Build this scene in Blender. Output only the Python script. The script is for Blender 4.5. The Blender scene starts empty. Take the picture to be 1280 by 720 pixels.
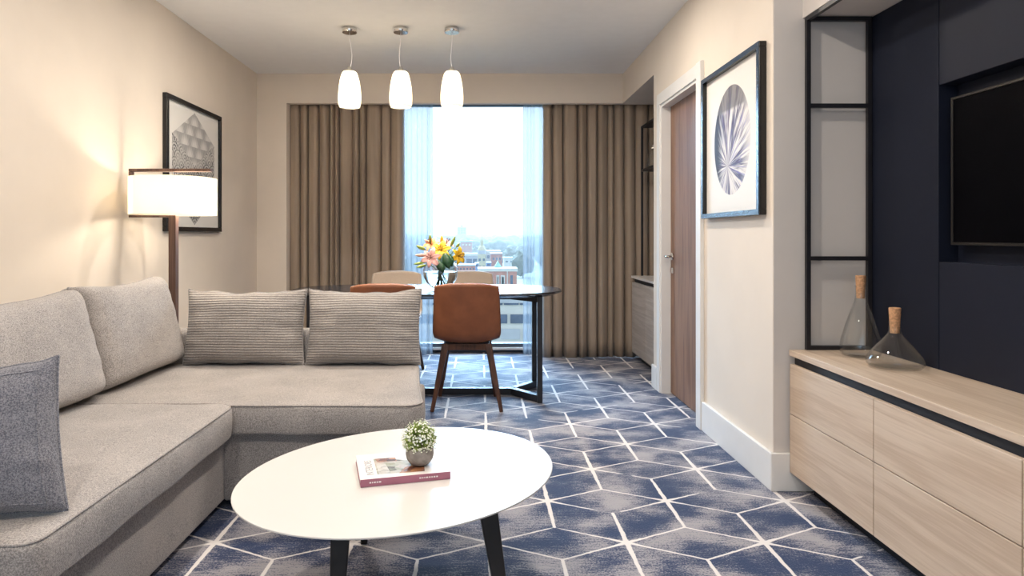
import bpy, bmesh, math, random
from mathutils import Vector, Matrix, noise as mnoise

random.seed(7)
PI = math.pi
sc = bpy.context.scene
COL = sc.collection

# ------------------------------------------------------------------ camera
cam_d = bpy.data.cameras.new('camera')
cam = bpy.data.objects.new('camera', cam_d)
COL.objects.link(cam)
cam.location = (0, 0, 1.13)
cam.rotation_euler = (PI / 2, 0, 0)
cam_d.sensor_width = 36.0
cam_d.lens = 800 / 1280 * 36.0
cam_d.shift_x = 40 / 1280
cam_d.shift_y = -66 / 1280
cam_d.clip_start = 0.02
cam_d.clip_end = 9000
sc.camera = cam

# ------------------------------------------------------------------ view, sky, sun
sc.view_settings.view_transform = 'Standard'
sc.view_settings.look = 'None'
sc.view_settings.gamma = 1
sc.view_settings.use_curve_mapping = False
sc.view_settings.exposure = 0.55
SKY_STRENGTH = 1.35
SUN_STRENGTH = 18.0
FILL_DOWNLIGHT_W = 12.5
PENDANT_W = 48.0
LAMP_W = 9.0

world = bpy.data.worlds.new('sky')
sc.world = world
world.use_nodes = True
wbg = world.node_tree.nodes['Background']
wbg.inputs[0].default_value = (0.72, 0.86, 1.0, 1)
wbg.inputs[1].default_value = SKY_STRENGTH

sun_d = bpy.data.lights.new('veiled_sun', 'SUN')
sun_d.energy = SUN_STRENGTH
sun_d.angle = math.radians(75)
sun_d.color = (0.46, 0.72, 1.0)
sun = bpy.data.objects.new('veiled_sun', sun_d)
COL.objects.link(sun)
sun.rotation_euler = (math.radians(-52), 0, math.radians(4))   # shines towards -Y and down, through the window

cy = sc.cycles
cy.max_bounces = 10
cy.diffuse_bounces = 5
cy.glossy_bounces = 4
cy.transmission_bounces = 10
cy.transparent_max_bounces = 16
cy.sample_clamp_indirect = 6.0
cy.caustics_reflective = False
cy.caustics_refractive = False
cy.use_denoising = True

# ------------------------------------------------------------------ node helper
class NT:
    def __init__(self, name):
        self.m = bpy.data.materials.new(name)
        self.m.use_nodes = True
        self.t = self.m.node_tree
        self.b = self.t.nodes['Principled BSDF']
        self.out = self.t.nodes['Material Output']

    def new(self, kind):
        return self.t.nodes.new(kind)

    def put(self, sock, v):
        if v is None:
            return
        if isinstance(v, bpy.types.NodeSocket):
            self.t.links.new(v, sock)
        elif hasattr(sock.default_value, '__len__'):
            v = tuple(v)
            if len(v) == 3 and len(sock.default_value) == 4:
                v = v + (1,)
            sock.default_value = v
        else:
            sock.default_value = v

    def math(self, op, a, b=None, c=None):
        n = self.new('ShaderNodeMath')
        n.operation = op
        for i, v in enumerate((a, b, c)):
            if v is not None:
                self.put(n.inputs[i], v)
        return n.outputs[0]

    def mix(self, f, a, b, mode='MIX'):
        n = self.new('ShaderNodeMix')
        n.data_type = 'RGBA'
        n.blend_type = mode
        self.put(n.inputs[0], f)
        self.put(n.inputs[6], a)
        self.put(n.inputs[7], b)
        return n.outputs[2]

    def fmix(self, f, a, b):
        n = self.new('ShaderNodeMix')
        self.put(n.inputs[0], f)
        self.put(n.inputs[2], a)
        self.put(n.inputs[3], b)
        return n.outputs[0]

    def step(self, v, lo, hi, a=0.0, b=1.0):
        n = self.new('ShaderNodeMapRange')
        n.interpolation_type = 'SMOOTHSTEP'
        for i, x in enumerate((v, lo, hi, a, b)):
            self.put(n.inputs[i], x)
        return n.outputs[0]

    def obj(self):
        return self.new('ShaderNodeTexCoord').outputs['Object']

    def scaled(self, vec, s):
        n = self.new('ShaderNodeVectorMath')
        n.operation = 'MULTIPLY'
        self.put(n.inputs[0], vec)
        n.inputs[1].default_value = s
        return n.outputs[0]

    def vadd(self, a, b):
        n = self.new('ShaderNodeVectorMath')
        self.put(n.inputs[0], a)
        self.put(n.inputs[1], b)
        return n.outputs[0]

    def xyz(self, vec):
        n = self.new('ShaderNodeSeparateXYZ')
        self.put(n.inputs[0], vec)
        return n.outputs

    def vec(self, x=0.0, y=0.0, z=0.0):
        n = self.new('ShaderNodeCombineXYZ')
        for i, v in enumerate((x, y, z)):
            self.put(n.inputs[i], v)
        return n.outputs[0]

    def noise(self, vec, scale, detail=3.0, rough=0.55, color=False):
        n = self.new('ShaderNodeTexNoise')
        self.put(n.inputs['Vector'], vec)
        n.inputs['Scale'].default_value = scale
        n.inputs['Detail'].default_value = detail
        n.inputs['Roughness'].default_value = rough
        return n.outputs[1] if color else n.outputs[0]

    def bump(self, h, strength, dist):
        n = self.new('ShaderNodeBump')
        n.inputs['Strength'].default_value = strength
        n.inputs['Distance'].default_value = dist
        self.put(n.inputs['Height'], h)
        self.put(self.b.inputs['Normal'], n.outputs[0])

    def set(self, color=None, rough=None, metal=None, spec=None, **kw):
        self.put(self.b.inputs['Base Color'], color)
        self.put(self.b.inputs['Roughness'], rough)
        self.put(self.b.inputs['Metallic'], metal)
        self.put(self.b.inputs['Specular IOR Level'], spec)
        for k, v in kw.items():
            self.put(self.b.inputs[k.replace('_', ' ')], v)
        return self.m


def srgb(r, g, b):
    f = lambda c: (c / 255 / 12.92) if c / 255 <= 0.04045 else ((c / 255 + 0.055) / 1.055) ** 2.4
    return (f(r), f(g), f(b))


def plain(name, color, rough=0.5, metal=0.0, spec=0.5, var=0.0, vscale=12.0, bump=0.0, bscale=80.0, **kw):
    n = NT(name)
    c = color
    o = n.obj()
    if var:
        f = n.noise(o, vscale, 4)
        lo = tuple(max(0, x * (1 - var)) for x in color)
        hi = tuple(min(1, x * (1 + var)) for x in color)
        c = n.mix(n.step(f, 0.3, 0.7), lo, hi)
    if bump:
        n.bump(n.noise(o, bscale, 3), bump, 0.002)
    return n.set(c, rough, metal, spec, **kw)


M = {}
M['wall'] = plain('warm_white_wall', (0.76, 0.68, 0.59), 0.72, spec=0.3, var=0.02, vscale=3, bump=0.06, bscale=160)
M['wall_grey'] = plain('pale_grey_wall', (0.66, 0.62, 0.59), 0.7, spec=0.3, var=0.02, vscale=3, bump=0.05, bscale=160)
M['ceiling'] = plain('white_ceiling', (0.87, 0.865, 0.86), 0.8, spec=0.2, var=0.01)
M['trim'] = plain('white_satin_paint', (0.78, 0.77, 0.75), 0.38, var=0.01)
M['black_metal'] = plain('black_powder_coated_metal', (0.012, 0.012, 0.016), 0.42, var=0.1)
M['black_recess'] = plain('matt_black_recess', (0.008, 0.009, 0.014), 0.55, var=0.1)
M['navy'] = plain('navy_panel', (0.0095, 0.0125, 0.025), 0.55, spec=0.2, var=0.06, vscale=4, bump=0.04, bscale=300)
M['tv_black'] = plain('screen_black', (0.0015, 0.0015, 0.0025), 0.5, spec=0.02, var=0.05)
M['tv_bezel'] = plain('dark_bezel', (0.03, 0.028, 0.028), 0.35, metal=0.6, var=0.05)
M['chrome'] = plain('polished_chrome', (0.72, 0.70, 0.67), 0.12, metal=1.0, var=0.02)
M['white_top'] = plain('white_lacquer', (0.69, 0.675, 0.65), 0.3, var=0.008, vscale=2)
M['black_leg'] = plain('black_painted_wood', (0.012, 0.011, 0.011), 0.4, var=0.15)
M['dark_table'] = plain('dark_gloss_tabletop', (0.012, 0.013, 0.017), 0.2, spec=0.8, var=0.1, vscale=20)
M['white_stone'] = plain('white_stone', (0.75, 0.74, 0.72), 0.3, var=0.04, vscale=8)
M['cork'] = plain('cork', (0.52, 0.29, 0.155), 0.85, var=0.25, vscale=120, bump=0.4, bscale=300)
M['concrete'] = plain('grey_concrete_pot', (0.27, 0.24, 0.22), 0.8, var=0.18, vscale=60, bump=0.25, bscale=200)
M['stem'] = plain('stem_green', (0.06, 0.16, 0.035), 0.5, var=0.2, vscale=40)
M['leaf'] = plain('dark_leaf_green', (0.02, 0.075, 0.03), 0.4, var=0.25, vscale=30)
M['bud_green'] = plain('bud_green', (0.26, 0.33, 0.06), 0.5, var=0.2, vscale=60)
M['bud_pink'] = plain('bud_pink', (0.62, 0.32, 0.24), 0.5, var=0.25, vscale=50)
M['petal_pink'] = plain('petal_pink', (0.78, 0.42, 0.38), 0.5, var=0.15, vscale=30, Subsurface_Weight=0.0)
M['petal_yellow'] = plain('petal_yellow', (0.86, 0.52, 0.03), 0.5, var=0.15, vscale=30)
M['petal_orange'] = plain('petal_orange', (0.82, 0.32, 0.12), 0.5, var=0.2, vscale=30)
M['stamen'] = plain('stamen', (0.12, 0.04, 0.01), 0.6, var=0.1)
M['foliage'] = plain('sprig_green', (0.42, 0.52, 0.16), 0.6, var=0.35, vscale=90)
M['blossom'] = plain('tiny_white_blossom', (0.82, 0.84, 0.70), 0.6, var=0.05, vscale=90)
M['paper'] = plain('white_paper', (0.80, 0.77, 0.74), 0.45, var=0.02)
M['mauve'] = plain('mauve_spine', (0.36, 0.13, 0.19), 0.45, var=0.08)
M['ink'] = plain('grey_ink', (0.30, 0.29, 0.30), 0.6, var=0.05)
M['white_ink'] = plain('white_ink', (0.80, 0.76, 0.76), 0.6, var=0.02)
M['blue_frame'] = plain('slate_blue_frame', (0.03, 0.055, 0.095), 0.25, spec=0.7, var=0.08)
M['gloss_black'] = plain('black_lacquer_frame', (0.008, 0.008, 0.009), 0.22, var=0.1)
M['mat_board'] = plain('white_mat_board', (0.80, 0.78, 0.74), 0.6, var=0.01)
M['alu'] = plain('grey_window_frame', (0.10, 0.12, 0.15), 0.4, metal=0.3, var=0.03)


def fabric(name, c1, c2, scale=290.0, stretch=(1, 1, 1), rib=None, bump=0.6, weave=True, rough=0.92):
    n = NT(name)
    o = n.obj()
    fine = n.noise(n.scaled(o, stretch), scale, 2, 0.6)
    big = n.noise(o, 5.0, 3)
    f = n.step(n.math('ADD', fine, n.math('MULTIPLY', big, 0.25)), 0.42, 0.82)
    c = n.mix(f, c1, c2)
    h = fine
    if rib:
        x, y, z = n.xyz(o)
        wob = n.math('MULTIPLY', n.math('SUBTRACT', n.noise(o, 4.0, 2), 0.5), 0.014)
        ph = n.math('MULTIPLY', n.math('ADD', z, wob), 2 * PI / rib)
        s = n.math('MULTIPLY', n.math('ADD', n.math('SINE', ph), 1.0), 0.5)
        c = n.mix(n.math('MULTIPLY', n.math('SUBTRACT', 1.0, s), 0.38), c, tuple(v * 0.35 for v in c1))
        h = n.math('ADD', n.math('MULTIPLY', s, 1.0), n.math('MULTIPLY', fine, 0.3))
    elif weave:
        x, y, z = n.xyz(o)
        k = 2 * PI / 0.0042
        w = n.math('MULTIPLY', n.math('SINE', n.math('MULTIPLY', n.math('ADD', x, n.math('MULTIPLY', z, 0.5)), k)),
                   n.math('SINE', n.math('MULTIPLY', n.math('ADD', y, n.math('MULTIPLY', z, 0.5)), k)))
        h = n.math('ADD', n.math('MULTIPLY', w, 0.35), fine)
    n.bump(h, bump, 0.0035 if rib else 0.0018)
    n.set(c, rough, spec=0.15, Sheen_Weight=0.25, Sheen_Roughness=0.5)
    return n.m


M['sofa'] = fabric('grey_sofa_weave', (0.22, 0.203, 0.195), (0.53, 0.485, 0.455))
M['sofa_rib'] = fabric('grey_ribbed_fabric', (0.25, 0.23, 0.215), (0.52, 0.475, 0.445), rib=0.0132, bump=0.8)
M['pillow_blue'] = fabric('slate_blue_weave', (0.10, 0.105, 0.135), (0.34, 0.335, 0.365), scale=300, bump=0.9)
M['piping'] = fabric('grey_piping', (0.22, 0.203, 0.195), (0.46, 0.42, 0.395), weave=False)
M['taupe'] = fabric('taupe_upholstery', (0.30, 0.24, 0.195), (0.40, 0.33, 0.275), scale=500, weave=False, bump=0.3)


def leather():
    n = NT('caramel_leather')
    o = n.obj()
    f = n.noise(o, 9, 4)
    c = n.mix(n.step(f, 0.3, 0.7), (0.18, 0.06, 0.026), (0.235, 0.083, 0.036))
    n.bump(n.noise(o, 350, 2), 0.2, 0.001)
    return n.set(c, 0.48, spec=0.4)


def wood(name, c1, c2, axis, rough=0.45, ring=9.0, fine=1.0, contrast=1.0):
    """grain running along one local axis"""
    n = NT(name)
    o = n.obj()
    st = [1.0, 1.0, 1.0]
    st['xyz'.index(axis)] = 0.07
    v = n.scaled(o, st)
    warp = n.noise(v, 3.0, 3)
    big = n.noise(n.scaled(v, (1, 1, 1)), ring, 5, 0.6)
    st2 = [1.0, 1.0, 1.0]
    st2['xyz'.index(axis)] = 0.02
    fn = n.noise(n.scaled(o, st2), 160 * fine, 3, 0.6)
    rings = n.math('SINE', n.math('MULTIPLY', n.math('ADD', big, n.math('MULTIPLY', warp, 0.5)), 34.0))
    f = n.math('ADD', n.math('MULTIPLY', rings, 0.13 * contrast), n.math('MULTIPLY', fn, 0.8))
    f = n.math('ADD', f, n.math('MULTIPLY', big, 0.3))
    c = n.mix(n.step(f, 0.25, 0.85), c1, c2)
    n.bump(fn, 0.12, 0.001)
    return n.set(c, rough, spec=0.35)


M['leather'] = leather()
M['oak'] = wood('pale_oak_veneer', (0.52, 0.40, 0.30), (0.655, 0.535, 0.425), 'y', 0.5, ring=7)
M['oak_top'] = wood('pale_oak_top', (0.52, 0.40, 0.30), (0.655, 0.535, 0.425), 'y', 0.42, ring=7)
M['walnut_door'] = wood('brown_walnut_veneer', (0.155, 0.075, 0.042), (0.285, 0.155, 0.098), 'z', 0.38, ring=6)
M['walnut_leg'] = wood('dark_walnut', (0.035, 0.014, 0.008), (0.10, 0.042, 0.022), 'z', 0.4, ring=12)
M['lamp_wood'] = wood('brown_lamp_wood', (0.075, 0.04, 0.03), (0.16, 0.095, 0.072), 'z', 0.35, ring=8)
M['grey_oak'] = wood('grey_oak_front', (0.40, 0.36, 0.325), (0.55, 0.51, 0.47), 'y', 0.5, ring=6)


def glass_mat():
    n = NT('clear_glass')
    # thin-walled vessels: clear body, mirror-like sheen growing towards the edges
    tr = n.new('ShaderNodeBsdfTransparent')
    tr.inputs[0].default_value = (0.99, 0.995, 0.993, 1)
    gl = n.new('ShaderNodeBsdfGlossy')
    gl.inputs['Roughness'].default_value = 0.02
    lw = n.new('ShaderNodeLayerWeight')
    lw.inputs[0].default_value = 0.5
    fac = n.math('ADD', n.math('MULTIPLY', n.math('POWER', lw.outputs['Facing'], 3.5), 0.85), 0.03)
    mx = n.new('ShaderNodeMixShader')
    n.t.links.new(fac, mx.inputs[0])
    n.t.links.new(tr.outputs[0], mx.inputs[1])
    n.t.links.new(gl.outputs[0], mx.inputs[2])
    n.t.links.new(mx.outputs[0], n.out.inputs[0])
    return n.m


def water_mat():
    n = NT('water')
    return n.set((0.95, 0.99, 1.0), 0.0, Transmission_Weight=1.0, IOR=1.33)


def pane_mat():
    n = NT('window_glass')
    tr = n.new('ShaderNodeBsdfTransparent')
    tr.inputs[0].default_value = (0.96, 0.985, 1.0, 1)
    gl = n.new('ShaderNodeBsdfGlossy')
    gl.inputs['Roughness'].default_value = 0.0
    fr = n.new('ShaderNodeFresnel')
    fr.inputs[0].default_value = 1.25
    mx = n.new('ShaderNodeMixShader')
    n.t.links.new(fr.outputs[0], mx.inputs[0])
    n.t.links.new(tr.outputs[0], mx.inputs[1])
    n.t.links.new(gl.outputs[0], mx.inputs[2])
    n.t.links.new(mx.outputs[0], n.out.inputs[0])
    return n.m


def cloth_translucent(name, color, thru, transp, rough=0.8):
    n = NT(name)
    df = n.new('ShaderNodeBsdfDiffuse')
    df.inputs[0].default_value = color + (1,)
    tl = n.new('ShaderNodeBsdfTranslucent')
    tl.inputs[0].default_value = color + (1,)
    m1 = n.new('ShaderNodeMixShader')
    m1.inputs[0].default_value = thru
    n.t.links.new(df.outputs[0], m1.inputs[1])
    n.t.links.new(tl.outputs[0], m1.inputs[2])
    last = m1
    if transp:
        tr = n.new('ShaderNodeBsdfTransparent')
        m2 = n.new('ShaderNodeMixShader')
        f = n.noise(n.scaled(n.obj(), (900, 900, 20)), 1.0, 2)
        n.put(m2.inputs[0], n.math('ADD', transp, n.math('MULTIPLY', n.math('SUBTRACT', f, 0.5), 0.2)))
        n.t.links.new(m1.outputs[0], m2.inputs[1])
        n.t.links.new(tr.outputs[0], m2.inputs[2])
        last = m2
    n.t.links.new(last.outputs[0], n.out.inputs[0])
    return n.m


M['glass'] = glass_mat()
M['water'] = water_mat()
M['pane'] = pane_mat()
M['sheer'] = cloth_translucent('white_sheer', (0.42, 0.48, 0.55), 0.4, 0.42)
M['shade'] = cloth_translucent('cream_lampshade', (0.93, 0.89, 0.80), 0.8, 0.0)
M['opal'] = cloth_translucent('opal_glass', (0.97, 0.94, 0.87), 0.8, 0.0)


def drape_mat():
    n = NT('taupe_satin_drape')
    o = n.obj()
    f = n.noise(n.scaled(o, (1, 1, 0.05)), 25, 2)
    c = n.mix(n.step(f, 0.3, 0.7), (0.315, 0.245, 0.185), (0.375, 0.295, 0.225))
    n.bump(n.noise(n.scaled(o, (1, 1, 0.3)), 500, 2), 0.15, 0.001)
    return n.set(c, 0.5, spec=0.35, Sheen_Weight=0.2, Sheen_Roughness=0.4)


M['drape'] = drape_mat()


def carpet():
    n = NT('patterned_carpet')
    o = n.obj()
    x, y, z = n.xyz(o)
    P, Cx = 0.74, 0.2525
    wob = n.noise(o, 22, 2, 0.5, color=True)
    wx, wy, wz = n.xyz(wob)
    x2 = n.math('ADD', x, n.math('MULTIPLY', n.math('SUBTRACT', wx, 0.5), 0.008))
    y2 = n.math('ADD', y, n.math('MULTIPLY', n.math('SUBTRACT', wy, 0.5), 0.008))
    fade = n.noise(o, 3.1, 1, 0.5)
    best = None
    for ox, oy in ((0.54, 2.352), (0.54 + Cx, 2.352 + P / 2)):
        px = n.math('ABSOLUTE', n.math('WRAP', n.math('SUBTRACT', x2, ox), Cx, -Cx))
        py = n.math('ABSOLUTE', n.math('WRAP', n.math('SUBTRACT', y2, oy), P / 2, -P / 2))
        over = n.math('MAXIMUM', n.math('SUBTRACT', py, P / 3), 0.0)
        dv = n.math('SQRT', n.math('ADD', n.math('MULTIPLY', px, px), n.math('MULTIPLY', over, over)))
        dv = n.math('SUBTRACT', dv, n.step(py, 0.0, P / 3, 0.0092, 0.0062))
        L, W = Cx, P / 6
        t = n.math('DIVIDE', n.math('ADD', n.math('MULTIPLY', px, L), n.math('MULTIPLY', py, W)), L * L + W * W)
        t = n.math('MINIMUM', n.math('MAXIMUM', t, 0.0), 1.0)
        ex = n.math('SUBTRACT', px, n.math('MULTIPLY', t, L))
        ey = n.math('SUBTRACT', py, n.math('MULTIPLY', t, W))
        dd = n.math('SQRT', n.math('ADD', n.math('MULTIPLY', ex, ex), n.math('MULTIPLY', ey, ey)))
        wd = n.step(t, 0.0, 0.35, 0.0085, 0.0042)
        gone = n.math('MULTIPLY', n.step(fade, 0.36, 0.41, 1.0, 0.0), n.step(t, 0.45, 0.62))
        wd = n.math('SUBTRACT', wd, n.math('MULTIPLY', gone, 0.012))
        dd = n.math('SUBTRACT', dd, wd)
        hub = n.math('SUBTRACT', n.math('SQRT', n.math('ADD', n.math('MULTIPLY', px, px), n.math('MULTIPLY', py, py))), 0.019)
        d = n.math('MINIMUM', n.math('MINIMUM', dv, dd), hub)
        best = d if best is None else n.math('MINIMUM', best, d)
    frag = n.noise(o, 160, 2, 0.6)
    best = n.math('ADD', best, n.math('MULTIPLY', n.math('SUBTRACT', frag, 0.5), 0.004))
    line = n.step(best, -0.0015, 0.0015, 1.0, 0.0)
    patch = n.noise(n.scaled(o, (1.0, 1.25, 1)), 4.2, 2, 0.5)
    streak = n.noise(n.scaled(o, (0.2, 1.3, 1)), 75, 3, 0.7)
    grain = n.noise(o, 150, 2, 0.75)
    s = n.math('ADD', patch, n.math('MULTIPLY', n.math('SUBTRACT', streak, 0.5), 0.5))
    s = n.math('ADD', s, n.math('MULTIPLY', n.math('SUBTRACT', grain, 0.5), 0.75))
    f = n.step(s, 0.40, 0.67)
    base = n.mix(f, (0.013, 0.032, 0.098), (0.35, 0.335, 0.36))
    c = n.mix(line, base, (0.78, 0.74, 0.72))
    n.bump(n.math('ADD', grain, n.math('MULTIPLY', line, 0.4)), 0.5, 0.004)
    return n.set(c, 0.72, spec=0.3, Sheen_Weight=0.25, Sheen_Roughness=0.4)


M['carpet'] = carpet()


# ------------------------------------------------------------------ mesh helpers
class MB:
    def __init__(self):
        self.bm = bmesh.new()

    def _xf(self, vs, mtx):
        if mtx is not None:
            for v in vs:
                v.co = mtx @ v.co

    def box(self, x0, x1, y0, y1, z0, z1, bevel=0.0, seg=2, mtx=None):
        b2 = bmesh.new()
        bmesh.ops.create_cube(b2, size=1)
        for v in b2.verts:
            v.co = Vector((x0 if v.co.x < 0 else x1, y0 if v.co.y < 0 else y1, z0 if v.co.z < 0 else z1))
        if bevel:
            bmesh.ops.bevel(b2, geom=b2.edges[:], offset=bevel, segments=seg, affect='EDGES', profile=0.5)
        self.merge(b2, mtx)
        return self

    def merge(self, b2, mtx=None):
        self._xf(b2.verts, mtx)
        me = bpy.data.meshes.new('tmp')
        b2.to_mesh(me)
        b2.free()
        self.bm.from_mesh(me)
        bpy.data.meshes.remove(me)

    def raw(self, verts, faces):
        vs = [self.bm.verts.new(v) for v in verts]
        for f in faces:
            try:
                self.bm.faces.new([vs[i] for i in f])
            except ValueError:
                pass
        return self

    def lathe(self, prof, seg=32, c=(0, 0, 0), closed=False):
        """prof: list of (r, z)"""
        rings = []
        for r, z in prof:
            if r < 1e-6:
                rings.append([self.bm.verts.new((c[0], c[1], c[2] + z))])
            else:
                rings.append([self.bm.verts.new((c[0] + r * math.cos(2 * PI * k / seg), c[1] + r * math.sin(2 * PI * k / seg), c[2] + z)) for k in range(seg)])
        n = len(rings)
        for i in range(n if closed else n - 1):
            a, b = rings[i], rings[(i + 1) % n]
            for k in range(seg):
                k2 = (k + 1) % seg
                if len(a) == 1 and len(b) == 1:
                    continue
                if len(a) == 1:
                    self.bm.faces.new((a[0], b[k2], b[k]))
                elif len(b) == 1:
                    self.bm.faces.new((a[k], a[k2], b[0]))
                else:
                    self.bm.faces.new((a[k], a[k2], b[k2], b[k]))
        return self

    def tube(self, pts, r, seg=8, cap=True):
        pts = [Vector(p) for p in pts]
        rad = r if isinstance(r, (list, tuple)) else [r] * len(pts)
        rings = []
        up = Vector((0, 0, 1))
        for i, p in enumerate(pts):
            d = (pts[min(i + 1, len(pts) - 1)] - pts[max(i - 1, 0)]).normalized()
            a = d.cross(up)
            if a.length < 1e-3:
                a = d.cross(Vector((1, 0, 0)))
            a.normalize()
            b = d.cross(a)
            rings.append([self.bm.verts.new(p + rad[i] * (a * math.cos(2 * PI * k / seg) + b * math.sin(2 * PI * k / seg))) for k in range(seg)])
        for a, b in zip(rings, rings[1:]):
            for k in range(seg):
                self.bm.faces.new((a[k], a[(k + 1) % seg], b[(k + 1) % seg], b[k]))
        if cap:
            self.bm.faces.new(rings[0][::-1])
            self.bm.faces.new(rings[-1])
        return self

    def bar(self, p0, p1, w, h, w2=None, h2=None, side=None, bevel=0.0):
        """rectangular bar from p0 to p1; w along 'side', h across"""
        p0, p1 = Vector(p0), Vector(p1)
        d = (p1 - p0).normalized()
        s = Vector(side) if side else (Vector((1, 0, 0)) if abs(d.z) > 0.7 else Vector((0, 0, 1)).cross(d))
        s = (s - d * s.dot(d)).normalized()
        t = d.cross(s)
        w2 = w if w2 is None else w2
        h2 = h if h2 is None else h2
        b2 = bmesh.new()
        a = [b2.verts.new(p0 + s * (i * w / 2) + t * (j * h / 2)) for i, j in ((-1, -1), (1, -1), (1, 1), (-1, 1))]
        b = [b2.verts.new(p1 + s * (i * w2 / 2) + t * (j * h2 / 2)) for i, j in ((-1, -1), (1, -1), (1, 1), (-1, 1))]
        b2.faces.new(a[::-1])
        b2.faces.new(b)
        for k in range(4):
            b2.faces.new((a[k], a[(k + 1) % 4], b[(k + 1) % 4], b[k]))
        if bevel:
            bmesh.ops.bevel(b2, geom=b2.edges[:], offset=bevel, segments=2, affect='EDGES', profile=0.5)
        self.merge(b2)
        return self

    def slab(self, outline, prof, crown=0.0, inner=4):
        """stack of inset outlines. outline: ccw 2D points; prof: list of (inset, z) from bottom to top"""
        n = len(outline)
        P = [Vector((p[0], p[1])) for p in outline]
        nor = []
        for i in range(n):
            d = (P[(i + 1) % n] - P[i - 1])
            nor.append(Vector((-d.y, d.x)).normalized())
        rings = []
        for ins, z in prof:
            rings.append([self.bm.verts.new((p.x + q.x * ins, p.y + q.y * ins, z)) for p, q in zip(P, nor)])
        cx = sum(p.x for p in P) / n
        cyy = sum(p.y for p in P) / n
        ins, z = prof[-1]
        for k in range(1, inner):
            s = 1 - k / inner
            rings.append([self.bm.verts.new((cx + (p.x + q.x * ins - cx) * s, cyy + (p.y + q.y * ins - cyy) * s, z + crown * (1 - s ** 2.5))) for p, q in zip(P, nor)])
        for a, b in zip(rings, rings[1:]):
            for k in range(n):
                self.bm.faces.new((a[k], a[(k + 1) % n], b[(k + 1) % n], b[k]))
        self.bm.faces.new(rings[0][::-1])
        top = self.bm.verts.new((cx, cyy, z + crown))
        for k in range(n):
            self.bm.faces.new((rings[-1][k], rings[-1][(k + 1) % n], top))
        return self

    def build(self, name, mat, parent=None, smooth=False, angle=None, loc=None, rot=None):
        me = bpy.data.meshes.new(name)
        bmesh.ops.recalc_face_normals(self.bm, faces=self.bm.faces[:])
        self.bm.to_mesh(me)
        self.bm.free()
        me.materials.append(M[mat] if isinstance(mat, str) else mat)
        if smooth or angle:
            for p in me.polygons:
                p.use_smooth = True
            if angle:
                me.set_sharp_from_angle(angle=math.radians(angle))
        o = bpy.data.objects.new(name, me)
        COL.objects.link(o)
        if parent is not None:
            o.parent = parent
        if loc is not None:
            o.location = loc
        if rot is not None:
            o.rotation_euler = rot
        return o


def tag(o, label=None, cat=None, group=None, kind=None):
    if label:
        o['label'] = label
    if cat:
        o['category'] = cat
    if group:
        o['group'] = group
    if kind:
        o['kind'] = kind
    return o


def thing(name, label, cat, loc=(0, 0, 0), rz=0.0, group=None, kind=None):
    o = bpy.data.objects.new(name, None)
    o.empty_display_size = 0.1
    COL.objects.link(o)
    o.location = loc
    o.rotation_euler = (0, 0, rz)
    return tag(o, label, cat, group, kind)


def copy_tree(o, parent=None):
    c = o.copy()
    COL.objects.link(c)
    c.parent = parent
    for ch in list(o.children):
        if ch.type != 'LIGHT':
            copy_tree(ch, c)
        else:
            d = ch.copy()
            COL.objects.link(d)
            d.parent = c
    return c


def rounded_rect(x0, x1, y0, y1, r, seg=6, n=10):
    """ccw outline with subdivided sides"""
    rr = r if isinstance(r, (list, tuple)) else (r,) * 4      # corners: x1y0, x1y1, x0y1, x0y0
    cs = [(x1, y0, -PI / 2), (x1, y1, 0), (x0, y1, PI / 2), (x0, y0, PI)]
    pts = []
    for (cx, cyy, a0), q in zip(cs, rr):
        sx = -1 if cx == x1 else 1
        sy = -1 if cyy == y1 else 1
        for k in range(seg + 1):
            a = a0 + PI / 2 * k / seg
            pts.append((cx + sx * q + q * math.cos(a), cyy + sy * q + q * math.sin(a)))
    out = []
    for i in range(len(pts)):
        a, b = Vector(pts[i]), Vector(pts[(i + 1) % len(pts)])
        out.append(tuple(a))
        if (b - a).length > 0.15:
            m = int((b - a).length / 0.06)
            for k in range(1, m):
                out.append(tuple(a.lerp(b, k / m)))
    return out


def area_light(name, loc, size, power, color, parent=None, spread=180):
    d = bpy.data.lights.new(name, 'AREA')
    d.shape = 'DISK'
    d.size = size
    d.energy = power
    d.color = color
    d.spread = math.radians(spread)
    o = bpy.data.objects.new(name, d)
    COL.objects.link(o)
    o.location = loc
    o.parent = parent
    return o


def point_light(name, loc, r, power, color, parent=None):
    d = bpy.data.lights.new(name, 'POINT')
    d.shadow_soft_size = r
    d.energy = power
    d.color = color
    o = bpy.data.objects.new(name, d)
    COL.objects.link(o)
    o.location = loc
    o.parent = parent
    return o


def struct(o):
    o['kind'] = 'structure'
    return o


# ------------------------------------------------------------------ room shell
XL, XR, XA, XT = -2.03, 1.30, 1.95, 1.72
YB, YR, YW, YF = 5.82, 2.84, 6.20, -1.4
ZC, ZH = 2.60, 2.33

struct(MB().box(XL - .1, 2.1, YF - .1, 6.3, -0.12, 0).build('floor', 'carpet'))
struct(MB().box(XL - .1, 2.1, YF - .1, 6.3, ZC, ZC + .12).build('ceiling', 'ceiling'))
struct(MB().box(XL - .1, XL, YF - .1, 6.3, 0, ZC).build('wall_left', 'wall'))
struct(MB().box(XL, -1.7, YF - .1, YF, 0, ZC).box(.9, 2.1, YF - .1, YF, 0, ZC).box(-1.7, .9, YF - .1, YF, 0, .5).box(-1.7, .9, YF - .1, YF, 2.35, ZC).build('wall_front', 'wall'))
fill_win = thing('added_fill_window', 'added unseen fill window in the wall facing the curtains', 'window', (0, YF - .05, 0), kind='structure')  # added opening behind the camera, lets in cool fill light
w2 = MB()
for a in ((-1.7, .9, .5, .56), (-1.7, .9, 2.29, 2.35), (-1.7, -1.64, .56, 2.29), (.84, .9, .56, 2.29), (-.43, -.37, .56, 2.29)):
    w2.box(a[0], a[1], -.03, .03, a[2], a[3], bevel=.004)
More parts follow.
